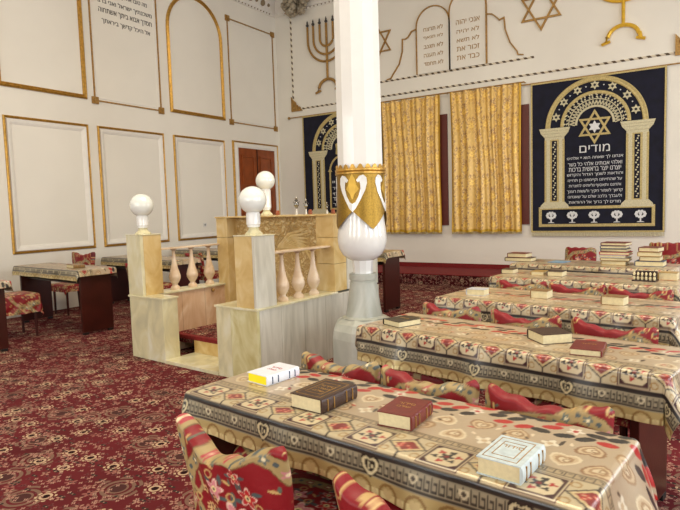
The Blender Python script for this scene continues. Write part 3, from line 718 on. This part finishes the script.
slab('handrail', M['baluster'], (.06, .17, .25, 1.12, 1.112, 1.13)); slab('handrail', M['baluster'], (1.735, 1.845, .25, 1.14, 1.112, 1.13))
mb_ = MB().ball((.235, .93, .60), .022, seg=10); mb_.build('brass_knob', M['gold_dull'], bi, True)
# globe lamps
def globe_lamp(u, v, z, label, k=0):
    p = Matrix.Rotation(BT, 4, 'Z') @ Vector((u, v, 0))
    g = thing('globe_lamp', label, 'lamp', (-5.12+p.x, 3.82+p.y, z), BT, 'white globe lamps on the marble platform')
    MB().lathe([(.082, 0), (.082, .012), (.07, .022), (.05, .042), (.045, .06), (.048, .065)], 8, rot=PI/8).build('lamp_base', M['marble_cream'], g)
    MB().lathe([(.045, .062), (.055, .068), (.055, .085), (.062, .09), (.062, .18+k), (.055, .2+k)], 24).build('lamp_neck', M['white_gloss'], g, True)
    MB().ball((0, 0, .302+k), .121, seg=40).build('globe', M['globe'], g, 'all')
globe_lamp(.125, .125, 1.295, 'white globe lamp on the marble post farthest from the column')
globe_lamp(1.777, .125, 1.295, 'white globe lamp on the front marble post, nearest and largest of three')
globe_lamp(.32, 1.78, 1.446, 'white globe lamp on the tall back block, in front of the wooden door', .13)

# ================================================================ tablecloths
def cloth_canvas():
    cv = Canvas(2.45, 1.12, .004, (190, 170, 140), 0)
    r2 = random.Random(11)
    x, y = cv.x, cv.y
    # gold satin hem
    cv.fill(y < .075, (204, 182, 122), .35); cv.fill(y < .042, (240, 226, 164), .3)
    for i in range(24):
        c = i*.105+.05
        cv.ring(c, .030, .040, .009, (158, 126, 74), .3); cv.heart(c, .036, .022, (226, 204, 146), 1, metal=.3)
        cv.stamp(c+.052, .015, .035, lambda X, Y: (np.abs(X) < (.032-Y)*.6) & (Y > -.005), (226, 206, 150), .3)
    # greek key band
    def key(y0, y1, bg, fg, cell):
        b = (y >= y0) & (y < y1); cv.fill(b, bg)
        t = (y-y0)/(y1-y0); s = (x/cell) % 1
        k = (((np.abs(t-.5) > .36) & (np.abs(t-.5) < .45)) | ((np.abs(s-.12) < .08) & (t > .2) & (t < .8)) | ((t > .22) & (t < .32) & (s > .12) & (s < .9)) | ((np.abs(s-.84) < .07) & (t > .22) & (t < .62)) | ((t > .56) & (t < .66) & (s > .4) & (s < .88)))
        cv.fill(b & k, fg)
    key(.075, .148, (168, 158, 130), (54, 48, 42), .024)
    for i in range(16):
        c = .07+i*.16
        if i % 3 == 0:
            cv.heart(c, .105, .044, (30, 24, 20)); cv.heart(c, .105, .037, (226, 212, 168)); cv.heart(c, .107, .025, (34, 26, 24)); cv.flower(c, .108, .014, (226, 214, 170), (30, 20, 20), 3)
        else:
            cv.heart(c, .112, .019, (226, 214, 178)); cv.heart(c, .112, .010, (80, 70, 60))
    cv.fill((y >= .148) & (y < .160), (14, 12, 12))
    # row of squares
    y0, y1 = .161, .305; pw = .136
    cv.fill((y >= y0) & (y < y1), (208, 192, 154), .15)
    for i in range(19):
        c = i*pw+.03; cy = (y0+y1)/2
        if i % 2:
            cv.fill((np.abs(x-c) < .068) & (y > y0+.001) & (y < y1-.001), (74, 18, 20))
            cv.fill((np.abs(x-c) < .064) & (y > y0+.006) & (y < y1-.006), (214, 198, 160), .0)
            cv.fill((np.abs(x-c) < .060) & (y > y0+.01) & (y < y1-.01), (62, 16, 20))
            cv.fill((np.abs(x-c) < .053) & (np.abs(y-cy) < .055) & (np.abs(x-c)+np.abs(y-cy) < .090), (220, 202, 162))
            cv.flower(c, cy, .026, (38, 34, 32), (120, 30, 28), 5)
            for q in range(6):
                an = q*PI/3+.3; cl = ((176, 34, 32), (40, 30, 28))[q % 2]
                cv.flower(c+.036*math.cos(an), cy+.032*math.sin(an), .013, cl, cl, 3, q)
        else:
            cv.stamp(c, cy, .085, lambda X, Y: (np.abs(np.abs(X)*.8+np.abs(Y)-.052) < .004) | ((np.abs(X) < .003) & (np.abs(Y) > .05)), (50, 36, 30))
            cv.stamp(c, cy, .06, lambda X, Y: np.abs(X)*.8+np.abs(Y) < .047, (214, 190, 140))
            cv.stamp(c, cy, .06, lambda X, Y: np.abs(X)*.95+np.abs(Y)*1.2 < .042, (138, 50, 44))
            for q in range(8): cv.flower(c+r2.uniform(-.03, .03), cy+r2.uniform(-.02, .02), .009, (196, 66, 54), (226, 200, 160), 5)
            for sx in (-1, 1):
                for sy in (-1, 1): cv.ring(c+sx*.055, cy+sy*.048, .016, .005, (176, 140, 84), .2)
    key(.308, .345, (182, 162, 126), (84, 70, 54), .026)
    # field of spiral hearts
    for i in range(22):
        for j in range(2):
            c = .03+i*.115+.05*j+r2.uniform(-.012, .012); cy = .40+j*.105+r2.uniform(-.012, .012); up = 1 if (i+j) % 2 else -1
            if (i*3+j) % 4 == 1:
                cv.flower(c, cy, .03, (236, 226, 200), (206, 180, 142), 4, r2.random()); cv.ell(c+.03, cy+.02, .022, .007, r2.random()*3, (74, 60, 46)); continue
            a = ((168, 134, 92), (228, 212, 176), (150, 112, 74))[(i+j) % 3]
            cv.heart(c, cy, .052, a, up); cv.heart(c, cy, .042, (210, 186, 148), up); cv.heart(c, cy, .030, (172, 138, 98), up); cv.heart(c, cy, .019, (222, 204, 168), up)
            cv.ring(c+.01, cy, .012, .004, (150, 114, 78))
    for i in range(40):
        cv.ell(r2.uniform(0, 2.4), r2.uniform(.36, .56), .012, .005, r2.random()*3, r2.choice([(186, 40, 34), (96, 76, 56), (232, 214, 180)]))
    # band of red and black leaves
    for i in range(38):
        c = .02+i*.066
        for j in range(3):
            cy = .585+.046*j+r2.uniform(-.006, .006); cx = c+.022*j+r2.uniform(-.008, .008)
            cl = ((186, 32, 28), (30, 27, 26), (44, 38, 32), (186, 32, 28), (30, 27, 26))[(i*2+j*3) % 5]
            if j == 1 and i % 5 == 2: cv.flower(cx, cy, .028, (232, 222, 200), (190, 50, 40), 5); continue
            if (i*3+j) % 7 == 5: continue
            cv.ell(cx, cy, .033, .0175, .3+.35*((i+j) % 3-1), cl)
    key(.76, .79, (182, 162, 126), (84, 70, 54), .026)
    for i in range(20): cv.heart(i*.12+.05, .86, .045, (176, 140, 98)); cv.heart(i*.12+.05, .86, .03, (226, 208, 170))
    return cv
CLOTH = cloth_canvas()
CLOTH.c[..., :3] *= .84
M['cloth'] = attr_mat('printed_satin_cloth', .34, bump=.16, bscale=16, coat=.35)
def tablecloth(loc, rz, L, D, hf, res, label, group, hl=.08, hr=.16, zt=.762, so=0.0, hb=.2, flare=.1):
    """a cloth lying on a table whose near edge is y=-D/2: hf is how much of it hangs at the near side"""
    T = hf+D+hb; S = hl+L+hr
    nu, nv = int(S/res), int(T/res)
    s, t = np.meshgrid(np.linspace(-hl, L+hr, nu), np.linspace(-hf, D+hb, nv))
    C = CLOTH.sample(s+hl+.01+so, t+hf+.02)
    a = np.maximum(0, np.maximum(-s, s-L)); b = np.maximum(0, np.maximum(-t, t-D)); sx = np.where(s < 0, -1, 1); sy = np.where(t < 0, -1, 1)
    d = np.hypot(a, b); r = .022
    w1 = np.minimum(d, r*PI/2)
    off = r*np.sin(w1/r); drop = r*(1-np.cos(w1/r))
    ex = np.maximum(0, d-r*PI/2)
    dd = np.where(d < 1e-6, 1, d)
    wob = .012*np.sin(s*11+rz*40)+.008*np.sin(s*23+1)
    off = off+ex*flare*(1+2.6*(a/dd)*(s > 0))+ex/.15*wob*(b > 0)+ex/.15*.02*np.sin(t*16+2)*(a > 0); drop = drop+ex*.985
    dd = np.where(d < 1e-6, 1, d)
    x = np.clip(s, 0, L)+sx*off*a/dd-L/2; y = np.clip(t, 0, D)+sy*off*b/dd-D/2
    z = zt-drop+.0006*np.sin(s*31+t*17)
    ca, sa = math.cos(rz), math.sin(rz)
    P = np.stack([x, y, z-zt], -1)
    o = gridmesh('tablecloth', P, C, M['cloth']); o.location = (loc[0], loc[1], zt); o.rotation_euler = (0, 0, rz)
    sm = o.modifiers.new('thickness', 'SOLIDIFY'); sm.thickness = .0016; sm.offset = 1
    return tag(o, label, 'tablecloth', group)
def desk(loc, rz, L, D, label, group, zt=.76, shelf=True, inset=.05, inset_r=None):
    inset_r = inset if inset_r is None else inset_r
    t = thing('reading_table', label, 'table', loc, rz, group)
    MB().box(-L/2, L/2, -D/2, D/2, zt-.03, zt, .004).build('tabletop', M['wood'], t)
    for s in (-1, 1):
        x = s*(L/2-(inset_r if s > 0 else inset))
        MB().box(x-.02, x+.02, -D/2+.04, D/2-.04, .03, zt-.03, .004).build('side_panel', M['wood'], t)
        MB().box(x-.022, x+.022, -D/2+.05, -D/2+.11, 0, .03, .003).box(x-.022, x+.022, D/2-.11, D/2-.05, 0, .03, .003).build('foot', M['black'], t)
    MB().box(-L/2+inset+.02, L/2-inset_r-.02, D/2-.10, D/2-.08, zt-.17, zt-.03, .003).build('back_panel', M['wood_dark'], t)
    MB().box(-L/2+inset+.02, L/2-inset_r-.02, -D/2+.05, -D/2+.07, zt-.11, zt-.03, .003).build('front_rail', M['wood'], t)
    if shelf: MB().box(-L/2+inset+.02, L/2-inset_r-.02, -D/2+.12, D/2-.10, zt-.19, zt-.17, .003).build('shelf', M['wood_dark'], t)
    return t
def place(a, b, frac, off=0): pass
rows_ = [  # centre of near edge line given by left and right near corners
    ((-1.80, 1.61), (-.24, 1.42), .50, .158, .004, 'nearest the camera, with four books on it', .07, .19, .0, .12),
    ((-1.82, 3.04), (-.13, 2.70), .53, .228, .005, 'in the second row, under three books', .11, .16, .07, .12),
    ((-1.82, 4.28), (-.17, 4.03), .66, .225, .006, 'in the third row', .10, .16, .02, .12),
    ((-1.83, 5.70), (-.20, 5.46), .68, .21, .008, 'in the fourth row, beside the ornate binding', .10, .16, .11, .12),
    ((-2.0, 7.02), (-.30, 6.75), .66, .20, .008, 'in the last row, under the tall book stacks', .10, .16, .05, .12),
]
rowf = []
for i, (A, B, D, hf, res, lab, hl, hr, so, hb) in enumerate(rows_):
    A, B = Vector(A), Vector(B); rz = math.atan2(B.y-A.y, B.x-A.x); L = (B-A).length
    nrm = Vector((-math.sin(rz), math.cos(rz))); c = (A+B)/2+nrm*D/2
    desk((c.x, c.y, 0), rz, L, D, 'long dark wooden reading table '+lab, 'reading tables in the right-hand rows', inset=.03, inset_r=.13 if i else .03)
    tablecloth((c.x, c.y), rz, L, D, hf, res, 'gold and beige card-suit patterned tablecloth '+lab, 'patterned tablecloths', hl, hr, so=so, hb=hb)
    rowf.append((c, rz, L, D, A, nrm))
# reading tables along the west wall and behind the platform
lw = [((-7.40, 4.48), -4.5, 1.72, .5, .825, 'by the wall, beside the marble platform'), ((-7.62, 3.19), -4.5, 1.95, .5, .80, 'by the wall, on the near side of the low stool'),
      ((-7.62, 6.1), -4.5, 1.9, .5, .80, 'half hidden behind the marble platform'), ((-7.62, 7.7), -4.5, 1.9, .5, .80, 'seen through the platform railing'),
      ((-7.62, 9.2), -4.5, 1.9, .5, .80, 'close to the wooden door'), ((-4.55, 7.35), -3, 1.55, .5, .86, 'behind the white column, near the carpeted step')]
for (c, dg, L, D, zt, lab) in lw:
    desk((c[0], c[1], 0), math.radians(dg), L, D, 'short mahogany reading table '+lab, 'reading tables by the wall', zt)
    tablecloth(c, math.radians(dg), L, D, .14, .008, 'satin patterned tablecloth, '+lab, 'patterned tablecloths', .08, .09, zt=zt+.002, so=.1, hb=.14)

# ================================================================ chairs in printed slip covers
def chair_canvas():
    cv = Canvas(.56, .56, .0025, (132, 8, 20)); r2 = random.Random(5)
    G = (166, 142, 94)
    def scroll(pts, w):
        cv.band(pts, w, (112, 84, 52)); cv.band(pts, w*.88, G)
        for (ax, ay), (bx, by) in zip(pts, pts[1:]):
            mx_, my_ = (ax+bx)/2, (ay+by)/2
            cv.flower(mx_, my_, w*.36, r2.choice([(196, 128, 130), (92, 104, 100), (170, 60, 66)]), (232, 214, 170), 5, r2.random())
            cv.disc(ax, ay, w*.16, (78, 88, 88))
    scroll([(.06, .56), (.09, .47), (.10, .38), (.12, .30), (.16, .24), (.20, .19), (.24, .12), (.25, .0)], .062)
    scroll([(.12, .30), (.14, .38), (.20, .44), (.28, .455), (.36, .46), (.44, .50), (.50, .47), (.545, .40)], .05)
    scroll([(.0, .16), (.06, .2), (.11, .27)], .04); scroll([(.5, 0), (.47, .07), (.52, .13), (.56, .16)], .05)
    cv.band([(.13, .33), (.17, .30), (.19, .33), (.18, .37)], .014, G)
    for cx, cy, r in ((.34, .27, .05), (.27, .35, .034), (.40, .35, .036), (.42, .24, .036), (.27, .24, .032), (.33, .17, .036), (.42, .16, .03), (.36, .41, .026), (.45, .30, .026), (.3, .09, .03)):
        for q in range(4): cv.ell(cx+r*1.2*math.cos(q*1.6+cx*9), cy+r*1.2*math.sin(q*1.6+cx*9), r*.5, r*.2, q*1.6, (74, 86, 84))
        cv.flower(cx, cy, r*1.08, (226, 190, 170), G, 5, cx*9); cv.flower(cx, cy, r*.9, r2.choice([(184, 30, 36), (206, 128, 134), (216, 188, 132)]), (232, 210, 150), 5, cx*9); cv.disc(cx, cy, r*.14, (40, 30, 40))
    for k in range(150):
        cx, cy = r2.uniform(0, .56), r2.uniform(0, .56)
        c = cv.c[min(cv.ny-1, int(cy/.0025)), min(cv.nx-1, int(cx/.0025))]
        if c[0] > .15 and c[1] < .02:
            q = r2.choice([0, 1, 2])
            if q == 0: cv.flower(cx, cy, .016, (212, 176, 120), (100, 20, 26), 5)
            elif q == 1: cv.ell(cx, cy, .016, .005, r2.random()*3, (196, 160, 100)); cv.ell(cx+.012, cy+.006, .01, .005, r2.random()*3, (92, 100, 84))
            else: cv.ring(cx, cy, .015, .005, (196, 160, 100))
    return cv
SLIP = chair_canvas()
M['slip'] = attr_mat('printed_slip_cover', .55, bump=.25, bscale=30, metal=False)
def chair(loc, rz, label, group='chairs in red floral slip covers', res=.012, Wd=.44, top=.83, dip=.07, ph=0.0, flip=1, lean=.07, back=True, seatz=.47, flare=.03, skirt=.1, top_skew=.0):
    """origin at floor under the seat centre; the back stands at y=-.2 and the sitter faces +y"""
    t = thing('chair', label, 'chair', loc, rz, group)
    if back:
        nx = int(Wd/res); zb = .42; Hh = top-zb; nz = int(Hh/res)
        s = np.sin(np.linspace(-PI/2, PI/2, int(nx*1.4)+1))
        con = top-dip*(np.cos(s*PI/2)**1.5)-.05*np.clip(np.abs(s)-.9, 0, 1)/.1*.5+top_skew*s+.006*np.sin(s*13+ph*20)
        vv = np.concatenate([np.linspace(0, 1, nz), 1+np.zeros(5), np.linspace(1, 0, nz)])
        side = np.concatenate([-np.ones(nz), np.linspace(-.8, .8, 5), np.ones(nz)])
        S, V = np.meshgrid(s, vv); SD = np.repeat(side[:, None], len(s), 1)
        th_ = .037*np.power(np.clip(1-np.abs(S)**6, 0, 1), .5)
        z = zb+(con[None, :]-zb)*V+np.where(np.abs(SD) < 1, .012*np.sqrt(np.clip(1-SD**2, 0, 1)), 0)
        x = S*(Wd/2)*(1+flare/.2*.5*(V-.3)*1.0)
        y = -.20+SD*th_-lean*V-.03*(1-S**2)*flip+.006*np.sin(S*9+V*7+ph*9)
        C = SLIP.sample(np.clip(x*flip+.28+.02*ph, 0, .555), np.clip(z-.32+ph*.03, 0, .55))
        gridmesh('back_cover', np.stack([x, y, z], -1), C, M['slip'], t)
    # seat cover with hanging skirt
    n = int(.5/res)
    a, b = np.meshgrid(np.linspace(-.24-skirt, .24+skirt, n+12), np.linspace(-.22-skirt, .24+skirt, n+12))
    da = np.maximum(0, np.abs(a)-.215); db = np.maximum(0, np.maximum(-.19-b, b-.215)); d = np.hypot(da, db); r = .035
    w1 = np.minimum(d, r*PI/2); off = r*np.sin(w1/r); drop = r*(1-np.cos(w1/r)); ex = np.maximum(0, d-r*PI/2); dd = np.where(d < 1e-6, 1, d)
    off = off+ex*.06*(1+np.sin(a*40+b*40)); drop = drop+ex
    x = np.clip(a, -.215, .215)+np.sign(a)*off*da/dd; y = np.clip(b, -.19, .215)+np.sign(b)*off*db/dd
    z = seatz+.012*np.cos(a*5)*np.cos(b*5)-drop
    gridmesh('seat_cover', np.stack([x, y, z], -1), SLIP.sample((a+.3) % .56, (b+.28+.1*ph) % .56), M['slip'], t)
    MB().box(-.21, .21, -.19, .21, seatz-.05, seatz-.01, .01).build('seat', M['wood'], t)
    for sx in (-1, 1):
        MB().tube([(sx*.19, .19, 0), (sx*.19, .19, seatz-.05)], [.016, .02], 8).build('leg', M['wood'], t, True)
        MB().tube([(sx*.19, -.21, 0), (sx*.19, -.19, seatz-.05)]+([(sx*.18, -.20-lean*.5, top-.2)] if back else []), [.016, .02]+([.016] if back else []), 8).build('leg', M['wood'], t, True)
    return t
# two chairs on the near side of the nearest table, backs to the photographer
chair((-1.19, 1.49, 0), math.radians(-6), 'red floral slip-covered chair at the near table, its whole back in view', res=.004, top=.835, dip=.085, lean=.06, ph=0, Wd=.46)
chair((-.50, 1.36, 0), math.radians(-6), 'red slip-covered chair at the near table, only its top corner showing', res=.005, top=.85, dip=.06, lean=.06, ph=1.3)
# on the far side of the tables, facing the photographer
def far_chairs(i, fr, res, top=.83, dip=.06, gap=.26, labs=(), skews=None):
    c, rz, L, D, A, nrm = rowf[i]; dx = Vector((math.cos(rz), math.sin(rz)))
    for k, (f, lb) in enumerate(zip(fr, labs)):
        p = A+dx*(L*f)+nrm*(D+gap-.19)
        chair((p.x, p.y, 0), rz+PI, lb, res=res, top=top, dip=dip, ph=.7*k+i*.3, flip=-1, skirt=.04, lean=.02)
far_chairs(0, (.183, .487, .80), .006, .80, .04, .10, ('red floral covered chair behind the near table, closest to the marble platform', 'red floral covered chair behind the near table, middle of three', 'red floral covered chair behind the near table, under the second table end'))
far_chairs(1, (.14, .45, .75), .008, .82, .045, .10, ('red covered chair behind the second table, beside the dark book', 'red covered chair behind the second table, middle of three', 'red covered chair behind the second table, at its free end'))
far_chairs(2, (.216, .50, .78), .01, .82, .045, .10, ('red covered chair behind the third table, next to the white-paged book', 'red covered chair behind the third table, middle of three', 'red covered chair behind the third table, at its free end'))
chair((-1.55, 8.6, 0), math.radians(172), 'tall red covered chair standing by the wall under the navy tapestry', res=.01, top=.82, dip=.0, flip=-1, lean=.02, ph=.2, flare=0)
chair((-.42, 8.1, 0), math.radians(172), 'red covered chair hidden behind the book stacks, only an edge showing', res=.012, top=.93, dip=.0, flip=-1, lean=.02, ph=.4, flare=0)
# along the west wall
chair((-7.35, 3.75, 0), math.radians(-5), 'low stool with a red floral cover between the two wall tables', res=.01, back=False, seatz=.55, skirt=.22)
chair((-8.33, 5.18, 0), math.radians(176), 'dark red covered chair behind the mahogany table by the wall', res=.01, Wd=.62, top=.93, dip=.05, flip=-1, lean=.02)
chair((-6.9, 5.55, 0), math.radians(-5), 'red covered chair in shade beside the marble platform', res=.012, top=.80, dip=.04, ph=.5)
chair((-7.3, 7.05, 0), math.radians(-5), 'red covered chair glimpsed through the balusters', res=.012, top=.82, dip=.04, ph=.8)
chair((-4.35, 6.75, 0), math.radians(-5), 'red covered chair in front of the table behind the column', res=.012, top=.78, dip=.04, ph=.9)

# ================================================================ books
def cov(name, c, **k): return mat(name, c, k.pop('rough', .4), var=k.pop('var', .1), nscale=40, bump=.08, bscale=200, **k)
M['b_brown'] = cov('brown_leatherette', (62, 38, 26)); M['b_red'] = cov('maroon_leatherette', (112, 34, 26)); M['b_white'] = cov('pale_blue_cover', (206, 220, 222), rough=.3)
M['b_gloss'] = cov('white_gloss_cover', (228, 232, 240), rough=.2, var=.02); M['b_dark'] = cov('dark_cover', (50, 44, 34)); M['b_tan'] = cov('tan_cover', (140, 108, 66))
M['b_blue'] = cov('navy_cover', (40, 60, 96)); M['b_bred'] = cov('bright_red_cover', (176, 34, 44)); M['b_grey'] = cov('light_cover', (196, 200, 206)); M['b_gold'] = cov('gold_cover', (176, 140, 70))
M['b_sky'] = cov('blue_booklet', (140, 176, 206))
def book(x, y, z, rz, label, w=.135, d=.195, h=.05, cover='b_brown', pages='pages', text=None, group='prayer books on the tables', spine=1, frame=False, tc='gold_dull'):
    """w across (spine at +x), d long; pages show at the near end"""
    t = thing('book', label, 'book', (x, y, z), rz, group); k = .003 if w < .18 else .006
    c = MB(); c.box(-w/2, w/2, -d/2, d/2, 0, k).box(-w/2, w/2, -d/2, d/2, h-k, h)
    sx = spine*w/2
    arcp = [(sx+spine*.006*math.cos(a)-.0*spine, h/2+(h/2-.001)*math.sin(a)) for a in np.linspace(-PI/2, PI/2, 9)]
    arcp2 = [(sx-spine*.003, h-.001), (sx-spine*.003, .001)]
    c.poly(arcp+arcp2, lambda a, b, hh: (a, hh, b), -d/2, d/2)
    c.build('cover', M[cover], t)
    MB().box(-w/2+.004, w/2-.004, -d/2+.004, d/2-.004, k, h-k).build('pages', M[pages], t)
    if frame:
        for q, cc in ((.82, 'gold_dull'), (.55, 'gold_dull')):
            MB().sweep(rect(-w/2*q, w/2*q-.006, -d/2*q, d/2*q), lambda a, b, hh: (a, b, h+hh), [(-.0012, 0), (-.0012, .0006), (.0012, .0006), (.0012, 0)], True).build('gilt_frame', M[cc], t)
    if text:
        for i, s in enumerate(text):
            textmesh(s, 'title', M[tc], t, lambda a, b, hh, o=i: (a, d*.12-o*.028+b, h+hh*.2), w*.5-.012*i, .017, depth=.002)
    if h > .03:
        for yy in (-.7, -.35, .35, .7):
            MB().box(sx+spine*.004, sx+spine*.0075, yy*d/2-.002, yy*d/2+.002, .006, h-.006).build('spine_band', M['gold_dull' if cover != 'b_gloss' else 'b_blue'], t)
    return t
T = .7635
book(-1.59, 1.90, T, math.radians(-8), 'glossy white book with yellow page edges on the near table', .125, .19, .042, 'b_gloss', 'pages_yellow', ('סידור', 'תפלה'), tc='b_bred')
book(-1.215, 1.745, T, math.radians(-5), 'thick dark brown prayer book with gilt frame on the near table', .15, .215, .055, 'b_brown', text=('סידור', 'תפלה', 'שלם'), frame=True)
book(-.865, 1.73, T, math.radians(1), 'maroon prayer book with gilt title on the near table', .125, .175, .05, 'b_red', text=('סידור', 'שלם'))
book(-.447, 1.545, T, math.radians(-6), 'pale blue prayer book with double gilt frame at the near table end', .125, .175, .05, 'b_white', text=('סידור',), frame=True)
book(-1.595, 3.18, T, math.radians(-24), 'dark-covered book lying at the start of the second table', .155, .18, .036, 'b_dark', text=('תהלים',), spine=-1)
book(-.69, 3.12, T, math.radians(-48), 'thick brown book with cream pages in the middle of the second table', .165, .17, .052, 'b_brown', spine=-1)
book(-.475, 2.965, T, math.radians(2), 'flat maroon book with mottled page edges on the second table', .14, .20, .032, 'b_red', text=('סידור',))
# further books: each from a cover, a size and a place on its table
far_books = [
    (-1.56, 4.50, 5, .15, .12, .05, 'b_grey', 'white-paged book near the start of the third table'),
    (-1.06, 4.53, 0, .13, .13, .06, 'b_tan', 'tan book with yellowed pages on the third table'),
    (-.53, 4.42, -4, .15, .12, .06, 'b_tan', 'cream-paged book near the end of the third table'),
    (-1.74, 6.03, 0, .13, .14, .045, 'b_brown', 'brown book near the start of the fourth table'),
    (-1.42, 5.98, 0, .13, .14, .04, 'b_gold', 'small gold book on the fourth table beside its brown neighbour'),
    (-1.24, 5.93, 0, .15, .14, .05, 'b_brown', 'brown book next to the small gold one on the fourth table'),
    (-.27, 5.95, 0, .15, .12, .07, 'b_gold', 'gold-covered book at the very end of the fourth table'),
    (-1.98, 7.34, 0, .34, .18, .05, 'b_brown', 'wide flat brown volume under a red one on the last table'),
    (-1.50, 7.30, -8, .19, .22, .008, 'b_sky', 'thin sky-blue booklet on the last table'),
]
for x, y, a, wd, d, h, cv_, lb in far_books: book(x, y, T, math.radians(a-7), lb, wd, d, h, cv_, spine=-1)
book(-1.99, 7.34, T+.05, math.radians(-12), 'red-topped book resting on the wide brown volume', .25, .17, .055, 'b_red', spine=-1)
def stack(x, y, z, items, where):
    for i, (wd, d, h, cv_, a, lb) in enumerate(items):
        book(x+.008*math.sin(i*2.3), y+.006*math.cos(i*1.7), z, math.radians(a), lb+' '+where, wd, d, h, cv_, spine=-1); z += h+.0005
stack(-.86, 7.18, T, [(.26, .2, .05, 'b_gold', -8, 'gold-brown book at the bottom'), (.3, .21, .035, 'b_tan', -2, 'tan book, second from the bottom'), (.28, .2, .03, 'b_grey', -10, 'pale book below the bright red one'),
                        (.31, .2, .035, 'b_bred', -6, 'bright red book in the middle'), (.27, .2, .035, 'b_dark', -9, 'dark book above the bright red one'), (.27, .2, .035, 'b_blue', -4, 'navy book, second from the top'), (.27, .2, .035, 'b_red', -12, 'maroon book at the top')], 'of the taller book stack')
stack(-.50, 7.12, T, [(.28, .2, .06, 'b_blue', -6, 'navy book with white pages at the bottom'), (.2, .18, .05, 'b_tan', -6, 'tan book above the navy one'), (.22, .18, .05, 'b_gold', -3, 'gold book beneath the maroon one'), (.2, .19, .05, 'b_red', -14, 'maroon book at the top')], 'of the shorter book stack')
book(-7.0, 4.42, .8295, math.radians(-12), 'cream book lying on the mahogany wall table', .24, .15, .045, 'b_tan')
book(-7.72, 6.18, .8045, math.radians(-5), 'brown book on the table half hidden by the platform', .2, .16, .06, 'b_tan')
book(-7.2, 7.72, .8045, math.radians(-5), 'dark open-topped book on the table behind the railing', .22, .16, .07, 'b_brown')
book(-4.6, 7.38, .8645, math.radians(-5), 'flat tan book on the table behind the white column', .24, .16, .02, 'b_tan')
# ornate bookrest on the fourth table
bs = thing('book_rest', 'small carved dark bookrest with pale knobs on the fourth table', 'bookrest', (-.45, 5.80, T), math.radians(-8)); bs.scale = (.75, 1, .62)
MB().box(-.13, .13, -.07, .07, 0, .02, .004).box(-.12, .12, .04, .055, .02, .14, .004).build('stand', M['wood_dark'], bs)
for k in range(6): MB().lathe([(.012, 0), (.018, .03), (.008, .06), (.016, .09), (.004, .115)], 10, (-.11+.044*k, -.04, .02)).build('spindle', M['pages'], bs, True)
MB().box(-.13, .13, -.05, -.03, .07, .082, .003).build('spindle_rail', M['wood_dark'], bs)
# finials and candle stubs on the platform's back block
def onb(u, v): p = Matrix.Rotation(BT, 4, 'Z') @ Vector((u, v, 0)); return (-5.12+p.x, 3.82+p.y)
def finial(u, v, label, sl, dark=False):
    x, y = onb(u, v); t = thing('torah_finial', label, 'finial', (x, y, 1.446), 0, 'silver finials on the platform block'); t.scale = (.8*sl, .8*sl, .78*sl)
    MB().lathe([(.02, 0), (.018, .01), (.01, .09), (.008, .1)], 12).build('stand', M['plastic_white'], t, True)
    MB().ball((0, 0, .155), .042*sl, (1, 1, 1.1), 16).build('bulb', M['silver'], t, 'all')
    MB().lathe([(.012, .09), (.02, .105), (.01, .118)], 12).lathe([(.012, .2), (.03, .215), (.012, .232), (.018, .25), (.004, .275)], 12).build('crown', M['silver'], t, True)
    for k in range(4): MB().ball((.045*math.cos(k*PI/2+.4), .045*math.sin(k*PI/2+.4), .19), .008, seg=6).build('bell', M['silver'], t)
finial(.85, 1.75, 'silver finial on a white stand, the one nearer the globe lamp', 1)
finial(1.0, 1.75, 'silver finial on a white stand with a tarnished bulb', .85)
finial(1.34, 1.72, 'silver finial on a white stand in front of the hidden tapestry', .62)
for u, lb in ((.68, 'small wooden peg at the globe lamp end of the back block'), (1.19, 'small wooden peg in the middle of the back block coping'), (1.52, 'small wooden peg at the column end of the back block')):
    x, y = onb(u, 1.6); tag(MB().lathe([(.02, 0), (.024, .02), (.018, .05), (.012, .055)], 10, (x, y, 1.446)).build('wooden_peg', M['door_wood'], smooth=True), lb, 'peg', 'wooden pegs on the platform block')

# put every emblem's own origin at its place on the wall
bpy.context.view_layer.update()
for o in list(scn.objects):
    if o.parent is None and o.type == 'EMPTY' and o.location.length < 1e-6 and o.children:
        pts = [c.matrix_world @ Vector(b) for c in o.children if c.type == 'MESH' for b in c.bound_box]
        p = Vector(((min(q.x for q in pts)+max(q.x for q in pts))/2, (min(q.y for q in pts)+max(q.y for q in pts))/2, min(q.z for q in pts)))
        o.location = p
        for c in o.children: c.location = c.location-p
